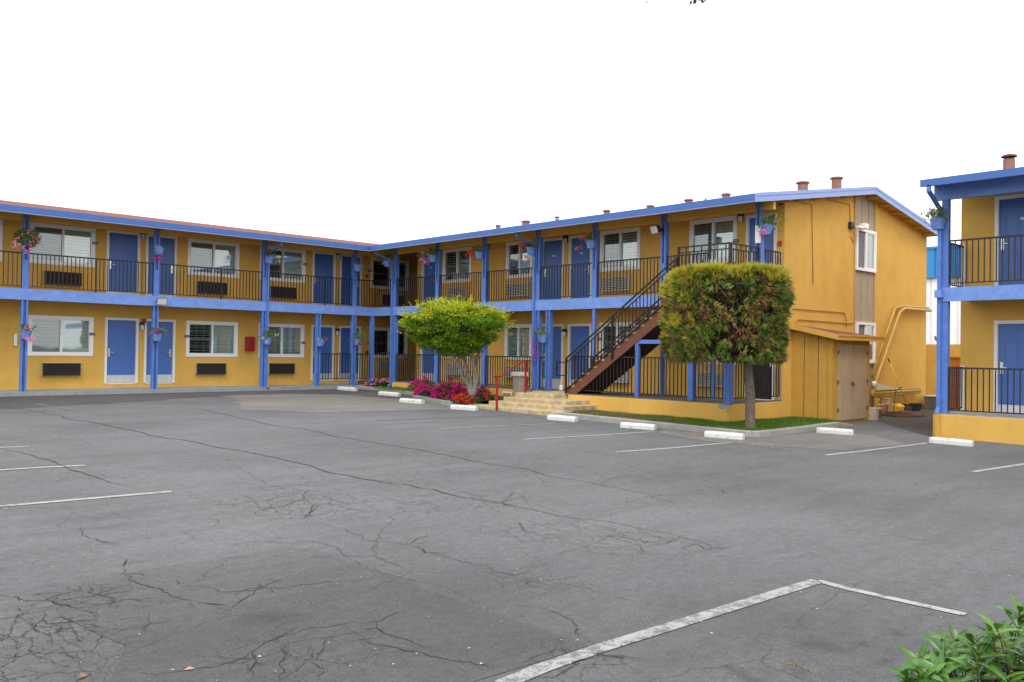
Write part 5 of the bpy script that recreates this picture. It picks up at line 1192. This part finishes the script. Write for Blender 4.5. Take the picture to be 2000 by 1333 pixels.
# foreground shrub
def big_leaf(mb,vb,p,d,n,l,w):
    s=d.cross(n); s.normalize(); nn=s.cross(d); K=5; V=[]
    for i in range(K+1):
        t=i/K; ww=w*math.sin(math.pi*min(1,t*.96+.03))**.8*(1-.25*t); ce=p+d*l*t+nn*(-.16*l*t*t+.04*l*math.sin(t*3))
        V+=[ce+s*ww*.5+nn*ww*.16,ce,ce-s*ww*.5+nn*ww*.16]
    mb.add(V,[(i*3+k,i*3+k+1,i*3+k+4,i*3+k+3) for i in range(K) for k in range(2)])
    vb.add([V[i*3+1]+nn*.0012+s*.0011*(1-i/K) for i in range(K)]+[V[i*3+1]+nn*.0012-s*.0011*(1-i/K) for i in range(K)],[(i,i+1,K+i+1,K+i) for i in range(K-1)])
r=random.Random(12)
def DP(u,v,dpt): return Vector((0,0,H))+(FW*F+RT*(u-1000)-UP*(v-666.5))/F*dpt
sb=DP(1965,1400,4.35); sb.z=gz(sb.y)
shr=empty('shrub',sb,'dark green broad-leaved shrub in the bottom right foreground','shrub')
lm,vm,sm=MB(),MB(),MB()
tips=[]
for k in range(300):
    u=r.uniform(1745,2200); v=r.uniform(1195,1480); dpt=r.uniform(3.95,4.75)
    edge=1190+max(0,(1960-u))*.55+14*math.sin(u*.06)
    if u<1850: edge=1235+max(0,(1840-u))*.55
    v+=0
    if v<edge+38: continue
    tips.append(DP(u,v,dpt))
for u,v,dd in ((1992,1166,4.3),(1988,1195,4.25),(1935,1205,4.4),(1900,1225,4.3),(1868,1222,4.4),(1795,1262,4.2),(1772,1290,4.1),(1800,1300,4.15),(1940,1230,4.2),(1840,1260,4.3)): tips.append(DP(u,v+30,dd))
for q in tips:
    if q.z<sb.z+.05: continue
    base=sb+Vector((r.uniform(-.15,.15),r.uniform(-.15,.15),.0)); mid=base.lerp(q,.6)+Vector((0,0,-.06)); sm.tube([base,mid,q],[.006,.004,.003],5)
    ax=(q-mid).normalized()*.5+Vector((0,0,.7))+rv(r)*.35; ax.normalize(); t0=r.uniform(0,6); n=r.randint(5,8)
    a1=ax.orthogonal().normalized(); a2=ax.cross(a1)
    for j in range(n):
        t=t0+j*2.4; el=.15+.75*j/n; rad=a1*math.cos(t)+a2*math.sin(t); d=(rad*(1-el*.45)+ax*(.05+el*.75)).normalized(); nn=(ax-rad*.4).normalized()
        big_leaf(lm,vm,q-ax*.03*(1-j/n)*1.5,d,nn,r.uniform(.11,.175)*(1-.25*j/n),r.uniform(.034,.050))
    if r.random()<.25:
        for j in range(5): e=q+rv(r)*.02+ax*.03; sm.tube([e,e+ax*.008],.004,5)
lm.build('foliage','shrub_leaf',shr,norm=False,smooth=True); vm.build('leaf_vein','shrub_vein',shr,norm=False); sm.build('stem','leaf_dry',shr,norm=False)
# twig ends of a tree hanging into the top of the frame
bt=MB(); bl=MB(); r=random.Random(4)
for u,v in ((1264,8),(1268,2),(1351,2),(1362,3),(1368,6),(1374,1)):
    e=DP(u,v,9); s_=DP(u+r.uniform(-20,30),-60,9); bt.tube([s_,s_.lerp(e,.5)+rv(r)*.02,e],[.008,.004,.002],5)
    for k in range(14): q=e.lerp(s_,r.uniform(0,.5)); leafquad(bl,q,(rv(r)+Vector((0,0,-.6))).normalized(),rv(r),.035 if u<1300 else .06,.012 if u<1300 else .03)
br_root=empty('overhanging_branch',DP(1320,-60,9),'dark twig ends of an overhanging tree branch at the top edge','branch')
bt.tube([DP(1180,-90,9),DP(1300,-62,9),DP(1420,-70,9)],.03,7); bt.build('twig','bark',br_root); bl.build('foliage','leaf_bed',br_root,norm=False)

# ------------------------------------------------------------------ storage shed
shed=empty('storage_shed',(21.7,10.3,-.5),'yellow board lean-to shed with tan double doors against the gable wall','shed')
SX0,SX1,SY=20.68,22.78,9.98   # measured corners
g0=gz(10)
c=MB(); c.box((SX0,SY,g0-.1),(SX1,YG-.001,1.60)); 
c.prism([(SX0,SY,1.60),(SX0,YG,1.60),(SX0,YG,1.95),(SX0,SY,1.68)],(.03,0,0)); c.prism([(SX1-.03,SY,1.60),(SX1-.03,YG,1.60),(SX1-.03,YG,1.82),(SX1-.03,SY,1.68)],(.03,0,0)); c.box((SX0+.03,SY,1.60),(SX1-.03,SY+.03,1.69))
c.build('wall','shed_board',shed)
c=MB()
for y in (SY+.36,SY+.74): c.box((SX0-.002,y-.008,g0),(SX0+.001,y+.008,1.72))
for k in range(1,8):
    x=SX0+k*.27
    c.box((x-.007,SY-.002,1.50),(x+.007,SY+.001,1.66))
c.build('groove','groove',shed)
c=MB(); c.box((SX0-.022,SY-.022,g0),(SX0+.10,SY-.001,1.66)); c.box((SX0-.022,SY-.001,g0),(SX0-.001,SY+.09,1.66)); c.box((SX0+.16,SY-.02,g0),(SX0+.27,SY-.0005,1.52)); c.box((SX1-.30,SY-.02,g0),(SX1-.19,SY-.0005,1.52)); c.box((SX1-.1,SY-.02,g0),(SX1+.02,SY-.0005,1.66)); c.build('corner_trim','shed_board',shed)
D0,D1=at(1633,672,'Y',SY).x,at(1692,673,'Y',SY).x; D0=max(D0,SX0+.27); D1=min(D1,SX1-.10); md=(D0+D1)/2
for a,b in ((D0,md-.005),(md+.005,D1)):
    c=MB(); n=3; w=(b-a)/n
    for k in range(n): c.box((a+w*k+.004,SY-.032,g0+.07),(a+w*(k+1)-.004,SY-.006,1.50))
    c.box((a,SY-.008,g0+.07),(b,SY-.0015,1.50)); dd=c.build('door','tan_door',shed)
    c=MB()
    for z in (-.2,.5,1.25): x=a if a==D0 else b; c.box((x-.03,SY-.045,z),(x+.03,SY-.0325,z+.09))
    c.build('hinge','vent_rust',dd)
c=MB(); c.box((md-.10,SY-.05,.50),(md+.03,SY-.033,.545)); c.lathe((md-.04,SY-.06,.44),[(.03,0),(.035,.04),(.02,.07)],10); c.build('latch','vent_rust',shed)
c=MB(); rx0,rx1=SX0-.18,SX1+.42; 
c.prism([(rx0,SY-.22,1.70),(rx1,SY-.22,1.70),(rx1,YG-.002,1.84),(rx0,YG-.002,1.99)],(0,0,.025)); c.build('roof','shed_roof',shed)
c=MB(); c.box((rx0,SY-.245,1.60),(rx1,SY-.221,1.735)); c.prism([(rx0-.022,SY-.245,1.60),(rx0-.022,YG-.003,1.90),(rx0-.022,YG-.003,2.035),(rx0-.022,SY-.245,1.735)],(.0215,0,0)); c.box((rx0,SY-.26,1.70),(rx1+.01,SY-.246,1.745)); c.prism([(rx1,SY-.245,1.60),(rx1,YG-.003,1.74),(rx1,YG-.003,1.875),(rx1,SY-.245,1.735)],(.02,0,0)); c.build('fascia','wood_yellow',shed)

# ------------------------------------------------------------------ alley: pipes, clutter, garden wall, warehouse
def G3(u,v,z=0): p=G(u,v); return p
def pp(u,v,off): p=at(u,v,'Y',YG-off); return p
dp_=[pp(1813,602,.10),pp(1762,598,.10),pp(1748,603,.10),pp(1703,735,.12)]; dp2=[pp(1818,607,.16),pp(1766,603,.16),pp(1757,611,.16),pp(1713,738,.16),pp(1704,775,.16)]
o=tubes('drain_pipe',[dp_],.040,'pipe',None); tag(o,'upper thinner yellow pipe bending down across the gable wall','pipe')
o=tubes('drain_pipe',[dp2],.048,'pipe',None); tag(o,'lower thicker yellow pipe bending down to the ground beside the shed','pipe')
for z,rr_,u0,l in ((765.5,.05,1702,'upper horizontal yellow pipe along the base of the gable wall'),(761.0,.028,1702,'thin top horizontal pipe along the base of the gable wall'),(769.5,.035,1702,'lowest horizontal yellow pipe along the base of the gable wall')):
    a=pp(u0,z,.14); b=pp(1797,z,.14); b.z=a.z=(a.z+b.z)/2; c=MB(); c.tube([a,b],rr_,8); simple('wall_pipe',c,'pipe',l,'pipe',smooth=True)
a=pp(1708,748,.15); b=pp(1752,760,.15); c=MB(); c.prism([a,Vector((b.x,b.y,b.z)),Vector((b.x,b.y,b.z-.02)),Vector((a.x,a.y,a.z-.22))],(0,-.05,0)); simple('flashing_board',c,'trash_lid','pale wedge-shaped board leaning above the pipes at the wall base','board')
c=MB(); q=pp(1707,745,.17); c.tube([q,q+Vector((0,0,-.1)),q+Vector((.06,0,-.2))],[.06,.055,.04],10); simple('pipe_elbow',c,'vinyl','white pipe elbow at the foot of the sloping pipes','pipe',smooth=True)
# spigot with risers
o=empty('water_valve',(24.0,10.75,-.48),'yellow-painted water riser with brass tap beside the shed','tap')
bx=at(1712,780,'Y',10.8); by=at(1727,790,'Y',10.8)
c=MB(); c.tube([(bx.x-.05,10.8,-.5),(bx.x-.05,10.8,.02)],.05,8); c.tube([(bx.x+.10,10.8,-.5),(bx.x+.10,10.8,-.02)],.05,8); c.tube([(bx.x-.05,10.78,-.22),(by.x+.15,10.75,-.22)],.03,8)
for z in (-.3,-.1): c.lathe((bx.x+.10,10.8,z),[(.065,0),(.065,.05)],10)
c.build('riser','pipe',o); c=MB(); c.tube([(by.x,10.75,-.22),(by.x,10.75,-.05)],.022,8); c.lathe((by.x,10.75,-.05),[(.05,0),(.05,.02),(.02,.03)],8); c.tube([(by.x-.12,10.70,-.2),(by.x,10.75,-.21),(by.x+.16,10.72,-.16)],.022,8); c.build('tap','salmon',o)
# small appliance on the ground at the shed corner
p=G(1713,822); o=empty('air_conditioner',(p.x,p.y,gz(p.y)),'small white window air conditioner standing on the ground at the shed corner','air conditioner')
ax_,ay_=p.x+.12,p.y+.12; z0=gz(ay_); c=MB(); c.box((ax_-.22,ay_-.14,z0),(ax_+.14,ay_+.16,z0+.33)); c.build('case','beige_plastic',o,bevel=.012)
c=MB()
for k in range(9): c.box((ax_-.06+.0,ay_-.148,z0+.05+k*.027),(ax_+.11,ay_-.139,z0+.063+k*.027))
c.build('grille','lamp_black',o)
# hose coil
hc_=G(1760,812); c=MB(); pts=[]; r=random.Random(8)
for k in range(200):
    t=k/200*2*math.pi*5.3; R_=.62+.12*math.sin(t*.37)+.05*math.sin(t*1.7); pts.append((hc_.x+R_*math.cos(t)*1.15+.1*math.sin(t*.23),hc_.y+R_*.75*math.sin(t),gz(hc_.y)+.02+.012*(k//38)+.004*math.sin(t*3)))
p2=G(1722,795); pts+= [(p2.x-.0,p2.y,gz(p2.y)+.05),(by.x,10.7,-.3),(by.x,10.72,-.22)]
c.tube(pts,.015,6); simple('garden_hose',c,'hose','reddish brown garden hose coiled on the alley ground','hose',smooth=True)
# yellow case, beige box, grey bucket, tubs
p=G(1753,807); x,y=p.x,p.y; z=gz(y); o=empty('tool_case',(x,y,z),'yellow plastic case on the ground among the alley clutter','case')
c=MB(); c.box((x-.22,y-.14,z),(x+.22,y+.14,z+.20)); c.prism([(x-.22,y-.14,z+.201),(x+.22,y-.14,z+.201),(x+.12,y-.06,z+.28),(x-.16,y-.06,z+.28)],(0,.2,0)); c.build('case','yellow_plastic',o,bevel=.015)
c=MB(); c.box((x-.1,y-.146,z+.08),(x-.06,y-.1405,z+.12)); c.build('latch','lamp_black',o)
p=G(1734,807); x,y=p.x,p.y+.05; z=gz(y); c=MB(); c.box((x-.14,y-.11,z),(x+.14,y+.11,z+.42)); c.box((x-.145,y-.115,z+.42),(x+.145,y+.115,z+.435)); simple('cardboard_box',c,'salmon','beige upright box left of the yellow case','box',bevel=.006)
p=G(1752,795); x,y=p.x,min(p.y,10.7); z=gz(y); o=empty('bucket',(x,y,z),'grey rectangular mop bucket behind the yellow case','bucket')
c=MB(); 
def fr2(w,d_,zz__): return [(x-w,y-d_,zz__),(x+w,y-d_,zz__),(x+w,y+d_,zz__),(x-w,y+d_,zz__)]
c.add(fr2(.26,.18,z)+fr2(.32,.22,z+.42),[(0,1,2,3),(7,6,5,4),(0,4,5,1),(1,5,6,2),(2,6,7,3),(3,7,4,0)]); c.build('tub','grey_plastic',o,bevel=.01)
c=MB(); c.add(fr2(.34,.24,z+.42)+fr2(.34,.24,z+.45),[(0,1,2,3),(7,6,5,4),(0,4,5,1),(1,5,6,2),(2,6,7,3),(3,7,4,0)]); c.build('rim','kick',o)
p=G(1777,802); x,y=p.x,p.y; z=gz(y); c=MB(); c.lathe((x,y,z),[(.30,0),(.36,.20),(.38,.22),(.34,.22),(.28,.06)],16); simple('plastic_tub',c,'dark_tub','black plastic tub on the ground under the broom head','tub')
p=G(1790,791); x,y=p.x,p.y; z=gz(y); c=MB(); c.lathe((x,y,z),[(.32,0),(.42,.22),(.44,.25),(.40,.25),(.32,.06)],16); simple('plastic_tub',c,'brown_tub','reddish brown low tub at the far corner of the gable wall','tub')
# push broom
p=G(1773,797); hx=at(1738,709,'Y',YG-.15); bz=gz(p.y)+.25; bt_=at(1773,795,'Y',YG-.55)
o=empty('push_broom',(bt_.x,bt_.y,gz(bt_.y)),'broom with a long yellow handle leaning on the gable wall','broom')
c=MB(); bt_.z=max(bt_.z,gz(bt_.y)+.12); c.tube([bt_,hx],.018,8); c.build('handle','yellow_plastic',o,smooth=True); c=MB(); d=(hx-bt_).normalized(); c.tube([hx,hx+d*.14],.020,8); c.build('grip','lamp_black',o)
c=MB(); c.box((bt_.x-.22,bt_.y-.04,bt_.z-.12),(bt_.x+.22,bt_.y+.04,bt_.z)); c.build('head','dark_tub',o)
a=at(1745,788,'Y',YG-.75); b=at(1750,763,'Y',YG-.45); e=at(1761,757,'Y',YG-.4)
o=empty('dustpan',(a.x,a.y,gz(a.y)),'black long-handled dustpan standing beside the mop bucket','dustpan'); c=MB(); c.tube([(a.x,a.y,gz(a.y)+.1),b,e],.016,7); c.build('handle','lamp_black',o); c=MB(); c.box((a.x-.16,a.y-.12,gz(a.y)),(a.x+.16,a.y+.12,gz(a.y)+.10)); c.build('pan','lamp_black',o)
# garden wall
GX=32.2; y1=at(1800,700,'X',GX).y; ztp=at(1820,673,'X',GX).z
c=MB(); c.box((GX,4,-.9),(GX+.2,y1,ztp)); tag(c.build('garden_wall','stucco'),'plain yellow stucco garden wall closing the alley','wall')
# pigeon on the wall
p=at(1834,667,'X',GX+.1); o=empty('pigeon',(p.x,p.y,ztp),'dark pigeon perched on top of the garden wall','bird')
c=MB(); c.tube([(p.x,p.y-.15,ztp+.07),(p.x,p.y-.06,ztp+.11),(p.x,p.y+.04,ztp+.16),(p.x,p.y+.10,ztp+.21),(p.x,p.y+.12,ztp+.26),(p.x,p.y+.14,ztp+.29)],[.015,.055,.075,.06,.038,.03],10); c.tube([(p.x,p.y+.15,ztp+.285),(p.x,p.y+.19,ztp+.28)],[.012,.003],6)
for s in (-.02,.02): c.tube([(p.x+s,p.y+.02,ztp+.12),(p.x+s,p.y+.02,ztp)],.006,5)
c.tube([(p.x,p.y-.12,ztp+.08),(p.x,p.y-.24,ztp+.04)],[.03,.018],6); c.build('body','bird',o,smooth=True)
# orange container
OX=24.2; oy1=at(1838,720,'X',OX).y; oz=at(1850,696,'X',OX).z
o=empty('storage_container',(OX+.6,oy1-.6,gz(9)),'tall orange ribbed container behind the railing of the right-hand building','container')
c=MB(); c.box((OX,oy1-1.35,gz(9)),(OX+1.3,oy1,oz-.06)); c.build('body','orange',o,bevel=.02)
c=MB(); c.box((OX-.05,oy1-1.4,oz-.058),(OX+1.35,oy1+.05,oz)); c.build('lid','orange',o,bevel=.015)
c=MB()
for k in range(4): z=-.2+k*.33; c.box((OX-.008,oy1-1.1,z),(OX-.001,oy1-.25,z+.03))
for y in (oy1-.42,oy1-.62): c.box((OX-.012,y-.02,gz(9)+.1),(OX-.0105,y+.02,1.0))
c.build('groove','orange_dark',o)
# warehouse beyond
WX=48.0; o=empty('warehouse',(WX,17,0),'white corrugated warehouse with a bright blue metal band beyond the alley','warehouse')
zb1,zb0=at(1820,487,'X',WX).z,at(1820,544,'X',WX).z
c=MB(); y=4.0
def corr(z0,z1,pitch,dx):
    global c
    c=MB(); y=2.0; V=[]; i=0
    while y<24: V+= [(WX+dx+(.06 if (i//1)%2 else 0),y,z0),(WX+dx+(.06 if (i//1)%2 else 0),y,z1)]; y+= pitch*(.18 if i%2 else .82) if True else 0; V+=[(V[-2][0],y,z0),(V[-2][0],y,z1)]; i+=1
    n=len(V)//2; c.add(V,[(2*k,2*k+2,2*k+3,2*k+1) for k in range(n-1)])
corr(-.6,zb0,.45,0); c.build('wall','ware_white',o,norm=False)
corr(zb0,zb1,.62,-.15); c.build('blue_band','ware_blue',o,norm=False)
c=MB(); c.box((WX+.1,2,-.6),(WX+12,23.8,zb1)); c.box((WX-.2,2,zb1),(WX+12,24,zb1+.12)); c.build('shell','ware_blue',o)
c=MB(); a=at(1861,675,'X',WX-.05); b=at(1877,694,'X',WX-.05); c.box((WX-.06,b.y-.3,b.z-.6),(WX-.01,a.y,a.z)); c.build('opening','dark_room',o)

# ------------------------------------------------------------------ light
w=bpy.data.worlds.new('World'); scene.world=w; w.use_nodes=True; nt=w.node_tree.nodes; lk=w.node_tree.links; bg=nt['Background']
SUN_EL,SUN_AZ=R(55),R(222)     # direction the light comes from, measured from +X
sk=nt.new('ShaderNodeTexSky'); sk.sky_type='NISHITA'; sk.sun_disc=False; sk.sun_elevation=SUN_EL; sk.sun_rotation=math.pi/2-SUN_AZ; sk.air_density=1.0; sk.dust_density=4.0; sk.ozone_density=1.0
hs=nt.new('ShaderNodeHueSaturation'); hs.inputs['Saturation'].default_value=.22; lk.new(sk.outputs[0],hs.inputs['Color'])
mx=nt.new('ShaderNodeMix'); mx.data_type='RGBA'; mx.inputs[0].default_value=.72; lk.new(hs.outputs[0],mx.inputs[6]); mx.inputs[7].default_value=(10.2,10.2,10.3,1)
lk.new(mx.outputs[2],bg.inputs[0]); bg.inputs[1].default_value=.15
ld=bpy.data.lights.new('sun','SUN'); ld.energy=1.1; ld.angle=R(25); ld.color=(1,.97,.92); lo=bpy.data.objects.new('sun',ld); col.objects.link(lo)
sd=Vector((math.cos(SUN_AZ)*math.cos(SUN_EL),math.sin(SUN_AZ)*math.cos(SUN_EL),math.sin(SUN_EL))); lo.rotation_euler=sd.to_track_quat('Z','Y').to_euler()
vs=scene.view_settings; vs.view_transform='Standard'; vs.look='None'; vs.gamma=1; vs.exposure=.48; vs.use_curve_mapping=False
scene.cycles.max_bounces=6; scene.cycles.transparent_max_bounces=8
